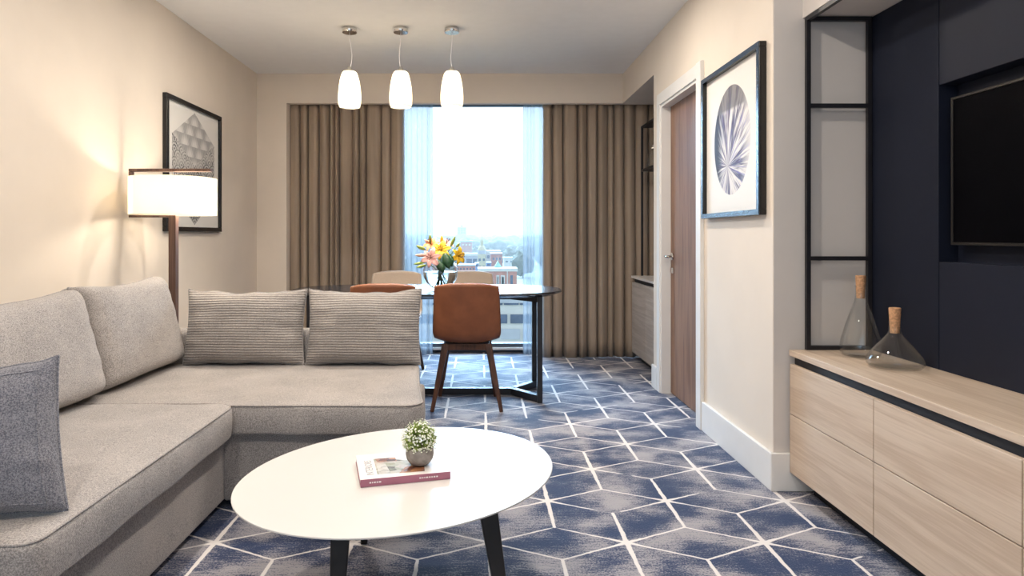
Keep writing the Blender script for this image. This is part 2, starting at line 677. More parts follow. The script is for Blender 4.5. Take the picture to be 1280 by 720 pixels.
w2.build('window_frame', 'alu', fill_win)
for x0, x1 in ((-1.64, -.43), (-.37, .84)):
    MB().box(x0, x1, -.002, .002, .56, 2.29).build('pane', 'pane', fill_win)
struct(MB().box(XL, -1.76, YB, 6.3, 0, ZC).box(-1.76, XA, YB, YB + .06, ZH, ZC).box(-1.76, XA, YB + .42, 6.3, 2.44, ZC).build('wall_back', 'wall'))
# right-hand wall with the door opening and the alcove
DY0, DY1, DZ, AY = 3.775, 4.60, 2.075, 4.79
struct(MB().box(XR, XA, YR, YR + .12, 0, ZC).box(XR, XR + .16, YR + .12, DY0, 0, ZC)
       .box(XR, XR + .16, DY0, DY1, DZ, ZC).box(XR, XA, DY1, AY, 0, ZC)
       .box(XR, XA, AY, YB, ZH, ZC).build('wall_right', 'wall'))
struct(MB().box(XA, 2.1, YR, 6.3, 0, ZC).build('wall_alcove', 'wall_grey'))
# pale-grey return that faces down the room, carried on the recess side
struct(MB().box(XR + .002, XT + .1, YR - .004, YR, 0, ZC).build('wall_return', 'wall_grey'))
# soffit over the media wall
struct(MB().box(1.43, 2.1, YF, YR - .004, 2.09, ZC).build('wall_soffit', 'wall_grey'))
# skirtings
def skirt(name, x0, x1, y0, y1, h=.168):
    return struct(MB().box(x0, x1, y0, y1, 0, h, bevel=.004).build(name, 'trim'))
skirt('baseboard_right', XR - .018, XR, YR - .018, DY0 - .0665)
skirt('baseboard_return', XR - .0175, XT, YR - .022, YR - .004)
skirt('baseboard_left', XL, XL + .018, YF, YB)
skirt('baseboard_back', XL + .018, -1.76, YB - .018, YB)
skirt('baseboard_front', XL + .018, 1.36, YF, YF + .018)
skirt('baseboard_alcove', XR - .018, XR, DY1 + .06, AY)

# navy panelled media wall
tvw = struct(MB().box(XT + .075, XA + .15, YF, YR - .004, 0, 2.09).build('wall_media', 'navy'))
for y0, y1, z0, z1 in ((2.402, YR - .005, 0.0, 2.088), (1.252, 2.398, 1.692, 2.088), (1.252, 2.398, 0.0, 1.03), (.70, 1.248, 0.0, 2.088), (-.35, .696, 0, 2.088), (YF, -.354, 0, 2.088)):
    MB().box(XT, XT + .074, y0, y1, z0, z1, bevel=.0015, seg=1).build('panel', 'navy', tvw)

# door with frame in the right-hand wall
door = thing('door_1', 'walnut veneered door in a white frame with a chrome lever', 'door', (XR, 0, 0), kind='structure')
MB().box(.062, .105, DY0 + .004, DY1 - .004, .008, DZ - .004, bevel=.002).build('door_leaf', 'walnut_door', door)
fr = MB()
fr.box(-.004, .16, DY1 - .03, DY1 - .0005, 0, DZ).box(-.004, .16, DY0 + .0005, DY0 + .03, 0, DZ).box(-.004, .16, DY0 + .03, DY1 - .03, DZ - .03, DZ - .0005)
fr.build('door_jamb', 'trim', door)
ar = MB()
ar.box(-.016, -.0005, DY1 - .012, DY1 + .055, 0, DZ + .07, bevel=.003).box(-.024, -.0005, DY0 - .066, DY0 + .012, 0, DZ + .07, bevel=.003)
ar.box(-.016, -.0005, DY0 + .012, DY1 - .012, DZ - .012, DZ + .07, bevel=.003)
ar.build('architrave', 'trim', door)
hd = MB()
hd.tube([(.062, DY1 - .075, .98), (.052, DY1 - .075, .98)], .026, 20)
hd.tube([(.056, DY1 - .075, .98), (.012, DY1 - .075, .98), (.004, DY1 - .085, .98), (.002, DY1 - .11, .98), (.002, DY1 - .19, .98)], .0085, 10)
hd.build('door_handle', 'chrome', door, smooth=True)
MB().box(.058, .0625, DY1 - .095, DY1 - .055, .86, .90, bevel=.002).build('key_plate', 'chrome', door)

# window: full-height glazing
win = thing('window_1', 'full-height window behind the curtains', 'window', (0, YW, 0), kind='structure')
wf = MB()
wf.box(-1.76, XA, -.02, .06, 0, .085, bevel=.004).box(-1.76, XA, -.02, .06, 2.38, 2.44, bevel=.004)
for x in (-1.76, -.85, .82, XA - .05):
    wf.box(x, x + .05, -.02, .06, .085, 2.38, bevel=.004)
wf.build('window_frame', 'alu', win)
MB().box(-1.76, XA, -.07, -.021, .03, .052, bevel=.003).build('window_sill', 'trim', win)
for x0, x1 in ((-1.71, -.85), (-.80, .82), (.87, XA - .05)):
    MB().box(x0, x1, .018, .022, .085, 2.38).build('pane', 'pane', win)


# ------------------------------------------------------------------ curtains
def curtain(name, label, cat, x0, x1, y0, ztop, folds, amp, mat, seed, thick, group, zbot=0.002):
    rnd = random.Random(seed)
    ph = [0.0]
    for k in range(folds):
        ph.append(ph[-1] + rnd.uniform(.45, 1.65))
    tot = ph[-1]
    xs = [x0 + (x1 - x0) * p / tot for p in ph]
    A = [amp * rnd.uniform(.45, 1.15) for _ in ph]
    drift = [rnd.uniform(-.25, .25) for _ in ph]
    nz = 16
    cols = []
    per = 12
    for i in range(folds):
        w = xs[i + 1] - xs[i]
        for k in range(per):
            t = k / per
            cols.append((i, t, xs[i] + w * t, w))
    cols.append((folds - 1, 1.0, xs[-1], xs[-1] - xs[-2]))
    verts = []
    for j in range(nz + 1):
        s = j / nz
        z = zbot + (ztop - zbot) * s
        for i, t, x, w in cols:
            a = A[i] * (1 - t) + A[min(i + 1, folds)] * t
            a *= .8 + .35 * (1 - s)
            c = math.cos(2 * PI * t)
            y = a * (1 - 2 * abs(math.sin(PI * t)) ** .7) + a * .13 * math.sin(2 * PI * t * 2 + drift[i] * 20)
            xx = x + drift[i] * w * .5 * math.sin(PI * t) * (1 - s) - .13 * w * math.sin(2 * PI * t)
            y += .012 * mnoise.noise(Vector((x * 9 + seed, s * 2.2, 0)))
            verts.append((xx, y0 + y, z))
    m = len(cols)
    faces = [(j * m + i, j * m + i + 1, (j + 1) * m + i + 1, (j + 1) * m + i) for j in range(nz) for i in range(m - 1)]
    o = MB().raw(verts, faces).build(name, mat, smooth=True)
    md = o.modifiers.new('thickness', 'SOLIDIFY')
    md.thickness = thick
    tag(o, label, cat, group)
    return o


curtain('drape', 'taupe satin drape hanging behind the dining chairs beside the plain wall pier', 'curtain', -1.83, -.705, 5.955, 2.42, 13, .068, 'drape', 3, .004, 'taupe drapes')
curtain('drape', 'taupe satin drape hanging next to the door and alcove cabinet', 'curtain', .585, 1.86, 5.955, 2.42, 14, .068, 'drape', 11, .004, 'taupe drapes')
curtain('sheer_curtain', 'gathered white sheer curtain behind the lilies', 'curtain', -.78, -.45, 6.085, 2.42, 8, .03, 'sheer', 5, .0, 'sheer curtains')
curtain('sheer_curtain', 'gathered white sheer curtain at the end of the dining table', 'curtain', .41, .69, 6.085, 2.42, 7, .03, 'sheer', 9, .0, 'sheer curtains')
for o in bpy.data.objects:
    if o.name.startswith('sheer_curtain'):
        o.modifiers.clear()
tr = MB()
tr.box(-1.755, XA - .01, 5.93, 5.975, 2.421, 2.445).box(-1.755, XA - .01, 6.06, 6.105, 2.421, 2.445).box(-1.755, XA - .01, 5.882, 6.238, 2.445, 2.598)
struct(tr.build('trim_1', 'trim'))


# ------------------------------------------------------------------ pendants and added fill downlights
WARM = (1.0, 0.87, 0.70)
def pendant():
    t = thing('pendant_lamp', 'x', 'lamp', (0, 0, 0))
    prof = [(0, 0), (.046, 0), (.052, -.004), (.053, -.03), (.050, -.034), (0, -.034)]
    MB().lathe(prof, 32, (0, 0, ZC - .0005)).build('ceiling_rose', 'chrome', t, angle=40)
    zt = 2.293
    pts = []
    for k in range(13):
        s = k / 12
        pts.append((.012 * math.sin(s * PI) * (1 if s < 1 else 0) - .006 * math.sin(2 * PI * s), .004 * math.sin(3 * s), ZC - .034 + (zt + .012 - ZC + .034) * s))
    MB().tube(pts, .0022, 6).build('cord', 'white_ink', t, smooth=True)
    MB().lathe([(0, .03), (.012, .03), (.02, .012), (.022, 0), (0, 0)], 20, (0, 0, zt)).build('lamp_holder', 'chrome', t, angle=40)
    out = [(.020, 0), (.043, -.004), (.052, -.012), (.060, -.035), (.069, -.075), (.076, -.12), (.080, -.165), (.081, -.20), (.078, -.235), (.0735, -.256)]
    inn = [(r - .004, z - (.004 if i < 3 else 0)) for i, (r, z) in enumerate(out)]
    MB().lathe(out + inn[::-1], 40, (0, 0, zt), closed=True).build('lamp_shade', 'opal', t, smooth=True)
    MB().lathe([(0, .0), (.012, 0), (.016, -.03), (.026, -.065), (.027, -.08), (.02, -.1), (0, -.108)], 20, (0, 0, zt - .01)).build('bulb', M_bulb, t, smooth=True)
    point_light('pendant_bulb_light', (0, 0, zt - .15), .028, PENDANT_W, WARM, t)
    return t


def bulb_mat():
    n = NT('lit_bulb')
    return n.set((1, .9, .75), .4, Emission_Color=(1.0, .82, .6, 1), Emission_Strength=8.0)
M_bulb = bulb_mat()

pend = pendant()
for i, (x, lab) in enumerate(((-.925, 'opal glass pendant lamp over the table end by the wall pier'), (-.562, 'opal glass pendant lamp, middle one of the row of three'), (-.199, 'opal glass pendant lamp in front of the bare window'))):
    o = pend if i == 0 else copy_tree(pend)
    o.location = (x, 4.54, 0)
    o.rotation_euler = (0, 0, (0, 2.2, 4.0)[i])
    tag(o, lab, 'lamp', 'three opal pendants')

def downlight():  # added fixtures, out of view, that supply fill light for the room
    t = thing('added_fill_downlight', 'added ceiling fill downlight out of view over the seating area', 'light', (0, 0, ZC), group='added fill downlights')
    MB().lathe([(.055, -.0005), (.075, -.0005), (.076, -.006), (.072, -.010), (.057, -.008), (.055, -.004)], 32, closed=True).build('trim_ring', 'trim', t, smooth=True)
    MB().lathe([(0, -.002), (.054, -.002), (.054, -.0005), (0, -.0005)], 32).build('lens', M_bulb, t)
    area_light('downlight_fill', (0, 0, -.012), .11, FILL_DOWNLIGHT_W, (1.0, .90, .79), t)
    return t
dl = downlight()
for i, (x, y) in enumerate(((-.85, 3.75), (.45, 3.75), (-.85, 2.2), (.35, 2.2), (-.85, .4), (.3, .4))):
    o = dl if i == 0 else copy_tree(dl)
    o.location = (x, y, ZC)

# ------------------------------------------------------------------ floor lamp
LX, LY = -1.733, 3.62
fl = thing('floor_lamp', 'walnut framed floor lamp with a cream drum shade behind the sofa corner', 'lamp', (LX, LY, 0))
MB().box(-.14, .14, -.05, .23, 0, .022, bevel=.004).build('base', 'lamp_wood', fl)
MB().box(-.02, .02, -.02, .02, .022, 1.2425, bevel=.002).build('post', 'lamp_wood', fl)
lf = MB()
lf.box(-.245, -.021, -.02, .02, 1.230, 1.2425, bevel=.002).box(-.245, -.232, -.02, .02, 1.243, 1.488, bevel=.002).box(-.245, .215, -.02, .02, 1.4885, 1.505, bevel=.002)
lf.build('shade_frame', 'lamp_wood', fl)
R = .228
MB().lathe([(R, 1.2435), (R, 1.452), (R - .003, 1.452), (R - .003, 1.2435)], 56, (0, 0, 0), closed=True).build('lamp_shade', 'shade', fl, smooth=False, angle=40)
MB().tube([(0, 0, 1.49), (0, 0, 1.42)], .009, 10).tube([(0, 0, 1.42), (0, 0, 1.38)], .018, 14).build('lamp_holder', 'chrome', fl, angle=40)
MB().lathe([(0, 0), (.014, 0), (.018, -.03), (.03, -.06), (.03, -.075), (.02, -.095), (0, -.10)], 20, (0, 0, 1.38)).build('bulb', M_bulb, fl, smooth=True)
point_light('floor_lamp_light', (0, 0, 1.325), .033, LAMP_W, WARM, fl).location.x = .045


# ------------------------------------------------------------------ pictures
def art_left():
    n = NT('grey_diamond_print')
    x, y, z = n.xyz(n.obj())
    def rhomb(cx, cz, a, b):
        return n.math('ADD', n.math('DIVIDE', n.math('ABSOLUTE', n.math('SUBTRACT', y, cx)), a), n.math('DIVIDE', n.math('ABSOLUTE', n.math('SUBTRACT', z, cz)), b))
    vee = n.math('ADD', n.math('DIVIDE', n.math('ABSOLUTE', y), .335), n.math('DIVIDE', n.math('MAXIMUM', n.math('SUBTRACT', -.12, z), 0.0), .28))
    side = n.math('MULTIPLY', n.step(vee, .99, 1.0, 1.0, 0.0), n.step(z, .20, .205, 1.0, 0.0))
    up = n.step(rhomb(0, .205, .325, .19), .985, 1.0, 1.0, 0.0)
    low = n.step(rhomb(0, -.19, .32, .21), .985, 1.0, 1.0, 0.0)
    # scale / fan motif
    def fans(s, off):
        row = n.math('FLOOR', n.math('DIVIDE', z, s * .5))
        xo = n.math('MULTIPLY', n.math('WRAP', row, 2.0, 0.0), s * .5)
        u = n.math('WRAP', n.math('ADD', y, xo), s / 2, -s / 2)
        v = n.math('WRAP', z, s * .5, 0.0)
        d = n.math('SQRT', n.math('ADD', n.math('MULTIPLY', u, u), n.math('MULTIPLY', v, v)))
        ring = n.math('SINE', n.math('MULTIPLY', d, 2 * PI / s * 4.5))
        spoke = n.math('SINE', n.math('MULTIPLY', n.math('ARCTAN2', u, n.math('ADD', v, s * .3)), 22.0))
        return d, ring, spoke
    d, ring, spoke = fans(.15, 0)
    light = n.mix(n.step(d, .02, .085), (.66, .64, .61), (.36, .35, .34))
    light = n.mix(n.step(spoke, .3, .9, 0.0, .25), light, (.2, .2, .2))
    d2, ring2, spoke2 = fans(.10, 0)
    dark = n.mix(n.step(n.math('ADD', ring2, n.math('MULTIPLY', spoke2, .7)), -.3, .6), (.52, .51, .49), (.06, .06, .065))
    nz = n.noise(n.obj(), 14, 3)
    dark = n.mix(n.step(nz, .4, .65, 0, .6), dark, (.55, .53, .5))
    c = n.mix(side, (.74, .72, .68), dark)
    c = n.mix(low, c, n.mix(.25, dark, (.1, .1, .1)))
    c = n.mix(up, c, light)
    return n.set(c, .5, spec=.3)


def art_right():
    n = NT('violet_crystal_print')
    x, y, z = n.xyz(n.obj())
    r = n.math('SQRT', n.math('ADD', n.math('MULTIPLY', y, y), n.math('MULTIPLY', n.math('MULTIPLY', z, z), .70)))
    disc = n.step(r, .233, .236, 1.0, 0.0)
    fy, fz = .05, -.13         # the rays spring from here
    dy, dz = n.math('SUBTRACT', y, fy), n.math('SUBTRACT', z, fz)
    ang = n.math('ARCTAN2', dz, dy)
    rad = n.math('SQRT', n.math('ADD', n.math('MULTIPLY', dy, dy), n.math('MULTIPLY', dz, dz)))
    rays = n.noise(n.vec(n.math('MULTIPLY', ang, 7.0), n.math('MULTIPLY', rad, 3.0), 0.0), 1.0, 3, .65)
    rays2 = n.noise(n.vec(n.math('MULTIPLY', ang, 16.0), n.math('MULTIPLY', rad, 5.0), 3.0), 1.0, 2, .5)
    c = n.mix(n.step(rays, .40, .56), (.055, .035, .10), (.78, .73, .68))
    c = n.mix(n.step(rays2, .52, .66, 0.0, .75), c, (.20, .17, .40))
    c = n.mix(n.step(n.math('ADD', y, n.math('MULTIPLY', rays2, .10)), .15, .24, 0.0, 1.0), c, (.03, .022, .035))
    c = n.mix(n.step(z, .15, .17, 0.0, .8), c, (.13, .115, .12))
    c = n.mix(n.step(n.math('SUBTRACT', n.math('ADD', y, n.math('MULTIPLY', rays, .2)), 0.0), -.16, -.02, .85, 0.0), c, (.76, .72, .67))
    return n.set(n.mix(disc, (.80, .77, .72), c), .5, spec=.3)


def framed(name, label, loc, w, h, facing, fmat, art, fw, fd):
    """hangs on a side wall; facing +1 = looks towards +X"""
    t = thing(name, label, 'picture', loc)
    s = facing
    def bx(mb, xa, xb, *r, **k):
        a, b = sorted((s * xa, s * xb))
        return mb.box(a, b, *r, **k)
    m = MB()
    bx(m, .0, fd, -w / 2, w / 2, h / 2 - fw, h / 2, bevel=.003)
    bx(m, .0, fd, -w / 2, w / 2, -h / 2, -h / 2 + fw, bevel=.003)
    bx(m, .0, fd, -w / 2, -w / 2 + fw, -h / 2 + fw, h / 2 - fw, bevel=.003)
    bx(m, .0, fd, w / 2 - fw, w / 2, -h / 2 + fw, h / 2 - fw, bevel=.003)
    m.build('frame', 'gloss_black', t)
    if fmat != 'gloss_black':
        m = MB()
        e = .0015
        for q in ((-w / 2 + e, w / 2 - e, h / 2 - fw, h / 2 - e), (-w / 2 + e, w / 2 - e, -h / 2 + e, -h / 2 + fw), (-w / 2 + e, -w / 2 + fw, -h / 2 + fw, h / 2 - fw), (w / 2 - fw, w / 2 - e, -h / 2 + fw, h / 2 - fw)):
            bx(m, fd, fd + .002, *q)
        m.build('frame_facing', fmat, t)
    bx(MB(), .004, .012, -w / 2 + fw, w / 2 - fw, -h / 2 + fw, h / 2 - fw).build('print', art, t)
    return t


framed('framed_picture', 'black framed grey print of scalloped diamonds above the floor lamp', (XL + .0005, 4.525, 1.60), .87, .89, 1, 'gloss_black', art_left(), .032, .03)
framed('framed_picture', 'slate framed print of a violet crystal disc beside the door', (XR - .0005, 3.28, 1.618), .757, .79, -1, 'blue_frame', art_right(), .026, .035)


# ------------------------------------------------------------------ sofa
def soft_profile(z0, z1, r, seg=5, r0=None):
    r0 = r if r0 is None else r0
    p = []
    for k in range(seg + 1):
        a = PI / 2 * k / seg
        p.append((r0 - r0 * math.sin(a), z0 + r0 - r0 * math.cos(a)))
    mid = (z0 + z1) / 2
    p.append((-.004, mid))
    for k in range(seg + 1):
        a = PI / 2 * k / seg
        p.append((r - r * math.cos(a), z1 - r + r * math.sin(a)))
    return p


def wrinkle(o, amp, scale, seed=0.0):
    for v in o.data.vertices:
        p = v.co
        d = mnoise.noise(Vector((p.x * scale + seed, p.y * scale, p.z * scale * 1.5))) * amp
        d += mnoise.noise(Vector((p.x * scale * 3 + seed, p.y * scale * 3, p.z * scale * 3))) * amp * .35
        v.co = p + v.normal * d


sofa = thing('corner_sofa', 'large grey fabric corner sofa in front of the left wall', 'sofa', (0, 0, 0))
# bases
MB().slab(rounded_rect(-1.99, -1.055, 1.43, 3.52, .012, 3), soft_profile(.035, .325, .012, 3), 0).build('base', 'sofa', sofa, angle=50)
MB().slab(rounded_rect(-1.054, -.30, 2.635, 3.52, (.05, .05, .005, .005), 4), soft_profile(.035, .318, .012, 3), 0).build('base', 'sofa', sofa, angle=50)
# feet
for x, y in ((-1.9, 1.55), (-1.15, 1.55), (-1.9, 3.4), (-.42, 3.4), (-.42, 2.75)):
    MB().box(x - .03, x + .03, y - .03, y + .03, 0, .04, bevel=.003).build('foot', 'black_leg', sofa)
# back frames
MB().slab(rounded_rect(-1.985, -1.83, 1.43, 3.30, .05, 5), soft_profile(.32, .64, .04), .004).build('back_frame', 'sofa', sofa, smooth=True)
MB().slab(rounded_rect(-1.985, -.345, 3.445, 3.545, .045, 5), soft_profile(.30, .62, .04), .004).build('back_frame', 'sofa', sofa, smooth=True)
# seats
seatA = MB().slab(rounded_rect(-1.84, -.985, 1.41, 2.61, (.05, .085, .03, .05), 7), soft_profile(.322, .447, .024, 6, .014), .014, 8).build('seat_cushion', 'sofa', sofa, smooth=True)
outB = rounded_rect(-1.84, -.232, 2.585, 3.45, (.075, .06, .03, .03), 7)
outB = [((x - .095 * max(0, (y - 2.66) / .78) ** .8 * max(0, (x + 1.0) / .77)) if x > -1.0 else x, y) for x, y in outB]
seatB = MB().slab(outB, soft_profile(.320, .443, .024, 6, .014), .010, 8).build('seat_cushion', 'sofa', sofa, smooth=True)
for o, sd in ((seatA, 0), (seatB, 5)):
    md = o.modifiers.new('soft', 'SUBSURF')
    md.levels = md.render_levels = 1
    wrinkle(o, .006, 5, sd)

def piping_path(outline, inset, z, r, parent):
    n = len(outline)
    P = [Vector(p) for p in outline]
    pts = []
    for i in range(n):
        d = P[(i + 1) % n] - P[i - 1]
        nr = Vector((-d.y, d.x)).normalized()
        q = P[i] + nr * inset
        pts.append((q.x, q.y, z))
    pts.append(pts[0])
    MB().tube(pts, r, 6, cap=False).build('piping', 'piping', parent, smooth=True)
piping_path(rounded_rect(-1.84, -.985, 1.41, 2.61, (.05, .085, .03, .05), 7), .006, .4425, .0036, seatA)
piping_path(outB, .006, .4385, .0036, seatB)


def cushion(name, label, w, h, t, mat, loc, rot, seed, boxy=False, group=None, wr=1.0, sag=.03, cat='cushion', seam=None, skew=0.0, flange=0.0):
    """w along X, h along Z (base at z=0), t along Y"""
    nu, nv = 44, 36
    ex, pw = (10, .30) if boxy else (3.2, .55)
    def pt(u, v, side):
        # outline: sides drawn in between the corners
        px = u * w / 2 * (1 - (.012 if boxy else .045) * (1 - v * v))
        pz = v * h / 2 * (1 - (.02 if boxy else .06) * (1 - u * u))
        th = max(0.0, 1 - abs(u) ** ex) ** pw * max(0.0, 1 - abs(v) ** ex) ** pw
        if boxy:
            th = max(0.0, 1 - abs(u) ** ex) ** .32 * max(0.0, 1 - abs(v) ** ex) ** .32 * (.82 + .18 * (1 - u * u) * (1 - v * v))
        yy = side * t / 2 * th
        # belly sinks towards the bottom
        yy += side * t * .06 * th * (-v)
        q = Vector((px * 6 + seed, pz * 6, side * 3.1))
        yy += side * .010 * wr * mnoise.noise(q) * th
        # radiating tucks near the side seams
        edge = abs(u) ** 4
        tuck = math.sin(v * 13 + 4 * mnoise.noise(Vector((seed, v * 3, u)))) * edge * (1 - abs(u) ** 14)
        yy += side * .012 * wr * tuck * th
        rg = 1 - abs(mnoise.noise(Vector((px * 3.5 + seed * 2, pz * 7.5 + px * 2, side))))
        yy += side * .010 * wr * (max(0, rg - .75) * 4) * th * edge ** .5
        pz -= sag * (1 - u * u) * max(0, v) * .6
        pz += .006 * wr * mnoise.noise(Vector((u * 3 + seed, 0, side))) * v * v
        px += skew * (pz + h / 2)
        return (px, yy, pz + h / 2)
    verts, faces = [], []
    idx = {}
    sp = lambda k, n: math.copysign(1 - (1 - abs(2 * k / n - 1)) ** 1.5, 2 * k / n - 1)
    for side in (-1, 1):
        for j in range(nv + 1):
            for i in range(nu + 1):
                if side == 1 and (i in (0, nu) or j in (0, nv)):
                    idx[side, i, j] = idx[-1, i, j]
                    continue
                idx[side, i, j] = len(verts)
                verts.append(pt(sp(i, nu), sp(j, nv), side))
    for side in (-1, 1):
        for j in range(nv):
            for i in range(nu):
                f = (idx[side, i, j], idx[side, i + 1, j], idx[side, i + 1, j + 1], idx[side, i, j + 1])
                faces.append(f if side == -1 else f[::-1])
    root = thing(name, label, cat, loc, 0, group)
    root.rotation_euler = rot
    o = MB().raw(verts, faces).build('cover', mat, root, smooth=True)
    # seam piping round the outline
    ring = [idx[-1, i, 0] for i in range(nu + 1)] + [idx[-1, nu, j] for j in range(1, nv + 1)] + [idx[-1, i, nv] for i in range(nu - 1, -1, -1)] + [idx[-1, 0, j] for j in range(nv - 1, -1, -1)]
    MB().tube([verts[k] for k in ring], .0035, 6, cap=False).build('piping', seam or 'piping', root, smooth=True)
    if flange:
        q = 1 - flange
        pth = [pt(-q + 2 * q * k / 24, -q, -1) for k in range(25)] + [pt(q, -q + 2 * q * k / 24, -1) for k in range(1, 25)] + [pt(q - 2 * q * k / 24, q, -1) for k in range(1, 25)] + [pt(-q, q - 2 * q * k / 24, -1) for k in range(1, 25)]
        MB().tube(pth, .0022, 5, cap=False).build('stitched_seam', seam or 'piping', root, smooth=True)
    return root


# back cushions along the left wall: w runs along Y, so turn by 90 degrees about Z and lean back
lean = math.radians(12)
def wall_cushion(label, yc, w, h, seed, x, mat='sofa', rz=PI / 2, t=.27):
    return cushion('back_cushion', label, w, h, t, mat, (x, yc, .452), (-lean, 0, rz), seed, True, 'loose back cushions of the sofa', .45, .03)
wall_cushion('plump grey back cushion leaning on the left wall, behind the blue pillow', 2.32, .78, .455, 2.0, -1.655)
wall_cushion('plump grey back cushion leaning in the sofa corner below the floor lamp', 3.07, .70, .465, 8.0, -1.655)
for lab, x, w, sd in (('ribbed grey back cushion in the sofa corner in front of the drape', -1.247, .638, 4.0), ('ribbed grey back cushion at the open end of the sofa', -.616, .605, 14.0)):
    cushion('back_cushion', lab, w, .40, .20, 'sofa_rib', (x, 3.372, .447), (math.radians(-10), 0, 0), sd, False, 'loose back cushions of the sofa', 1.7, .02)
cushion('throw_pillow', 'slate blue woven throw pillow at the near end of the sofa', .46, .375, .16, 'pillow_blue', (-1.235, 1.515, .452), (math.radians(-12), math.radians(-1), math.radians(14)), 21.0, False, None, .8, .03, 'pillow', 'pillow_blue', -.11, .13)


# ------------------------------------------------------------------ coffee table
CX, CYY, CA = -.241, 1.989, math.radians(36.8)
ct = thing('coffee_table', 'white oval coffee table on tapered black legs', 'table', (CX, CYY, 0))
out = []
for k in range(96):
    a = 2 * PI * k / 96
    x, y = .503 * math.cos(a), .414 * math.sin(a)
    out.append((x * math.cos(CA) - y * math.sin(CA), x * math.sin(CA) + y * math.cos(CA)))
MB().slab(out, [(.028, .382), (.004, .394), (0, .396), (0, .399), (.001, .40)], 0, 3).build('tabletop', 'white_top', ct, angle=35)
for (x0, y0), (x1, y1) in (((-.118, -.335), (-.13, -.375)), ((.262, -.235), (.325, -.275)), ((-.15, .28), (-.185, .36))):
    MB().bar((x0, y0, .383), (x1, y1, 0), .050, .036, .024, .022, side=(1, .15, 0), bevel=.004).build('leg', 'black_leg', ct)
MB().slab([(p[0] * .62, p[1] * .62) for p in out], [(0, .366), (0, .3825)], 0, 2).build('under_frame', 'black_leg', ct)

# book
BA = math.radians(14.5)
book = thing('book', 'softback book with a mauve spine lying on the coffee table', 'book', (-.346, 1.85, .4005), BA)
W, H, T = .266, .212, .022
MB().box(.002, W - .002, .003, H - .003, .0015, T - .0015).build('pages', 'paper', book)
MB().box(0, W, .0005, H, T - .0014, T, bevel=.0005, seg=1).build('front_cover', 'paper', book)
MB().box(0, W, .0005, H, 0, .0014, bevel=.0005, seg=1).build('back_cover', 'mauve', book)
MB().box(0, W, -.001, .0005, 0, T, bevel=.0004, seg=1).build('spine', 'mauve', book)


def photo_mat(name, cols, scale, seed):
    n = NT(name)
    o = n.vadd(n.obj(), (seed, seed * .7, 0))
    v = n.new('ShaderNodeTexVoronoi')
    v.inputs['Scale'].default_value = scale
    n.put(v.inputs['Vector'], n.scaled(o, (1, 1.6, 1)))
    r = n.xyz(v.outputs['Color'])[0]
    f = n.math('ADD', n.math('MULTIPLY', r, .7), n.math('MULTIPLY', n.noise(o, 90, 3), .4))
    cr = n.new('ShaderNodeValToRGB')
    n.put(cr.inputs[0], f)
    e = cr.color_ramp.elements
    e[0].color = cols[0] + (1,)
    e[1].color = cols[-1] + (1,)
    e[0].position, e[1].position = .2, .9
    for i, c in enumerate(cols[1:-1]):
        k = e.new(.2 + .7 * (i + 1) / (len(cols) - 1))
        k.color = c + (1,)
    return n.set(cr.outputs[0], .35)


def quad(name, pts, mat, parent):
    return MB().raw(pts, [tuple(range(len(pts)))]).build(name, mat, parent)
zt = T + .0002
pm = photo_mat('cover_photo', [(.10, .09, .07), (.30, .30, .20), (.42, .41, .30), (.55, .50, .42), (.34, .13, .07)], 26, 1.0)
quad('cover_photo', [(.052, .03, zt), (.19, .022, zt), (.205, .105, zt), (.075, .165, zt), (.052, .165, zt)], pm, book)
pm2 = photo_mat('cover_photo_warm', [(.05, .03, .03), (.28, .10, .05), (.50, .24, .12), (.12, .08, .10)], 40, 3.0)
quad('cover_photo', [(.115, .024, zt + .0001), (.192, .022, zt + .0001), (.200, .085, zt + .0001), (.14, .07, zt + .0001)], pm2, book)
quad('cover_photo', [(.062, .135, zt + .0001), (.122, .128, zt + .0001), (.12, .162, zt + .0001), (.056, .165, zt + .0001)], pm2, book)
quad('cover_photo', [(.056, .03, zt + .0001), (.092, .028, zt + .0001), (.084, .115, zt + .0001), (.056, .125, zt + .0001)], photo_mat('cover_photo_pale', [(.36, .34, .30), (.62, .60, .55), (.5, .46, .40)], 55, 5.0), book)


def text_mesh(name, body, size, mat, parent, loc, rot, extrude=.0001, width=1.0):
    cu = bpy.data.curves.new(name, 'FONT')
    cu.body = body
    cu.size = size
    cu.extrude = extrude
    cu.resolution_u = 3
    o = bpy.data.objects.new(name + '_curve', cu)
    COL.objects.link(o)
    dg = bpy.context.evaluated_depsgraph_get()
    me = bpy.data.meshes.new_from_object(o.evaluated_get(dg))
    bpy.data.objects.remove(o)
    me.materials.clear()
    me.materials.append(M[mat])
    t = bpy.data.objects.new(name, me)
    COL.objects.link(t)
    t.parent = parent
    t.location = loc
    t.rotation_euler = rot
    t.scale = (width, 1, 1)
    return t
text_mesh('title', 'INTERIORS', .032, 'ink', book, (.043, .030, zt + .0001), (0, 0, PI / 2), width=.80)
for x0, widths in ((.026, (.005, .003, .006, .004, .007)), (.172, (.006, .004, .003, .007, .005, .004, .006, .005))):
    sm = MB()                                   # too small to read: a row of pale print marks
    for q in widths:
        sm.box(x0, x0 + q, -.0014, -.0009, .0095, .0135)
        x0 += q + .0022
    sm.build('spine_print', 'white_ink', book)

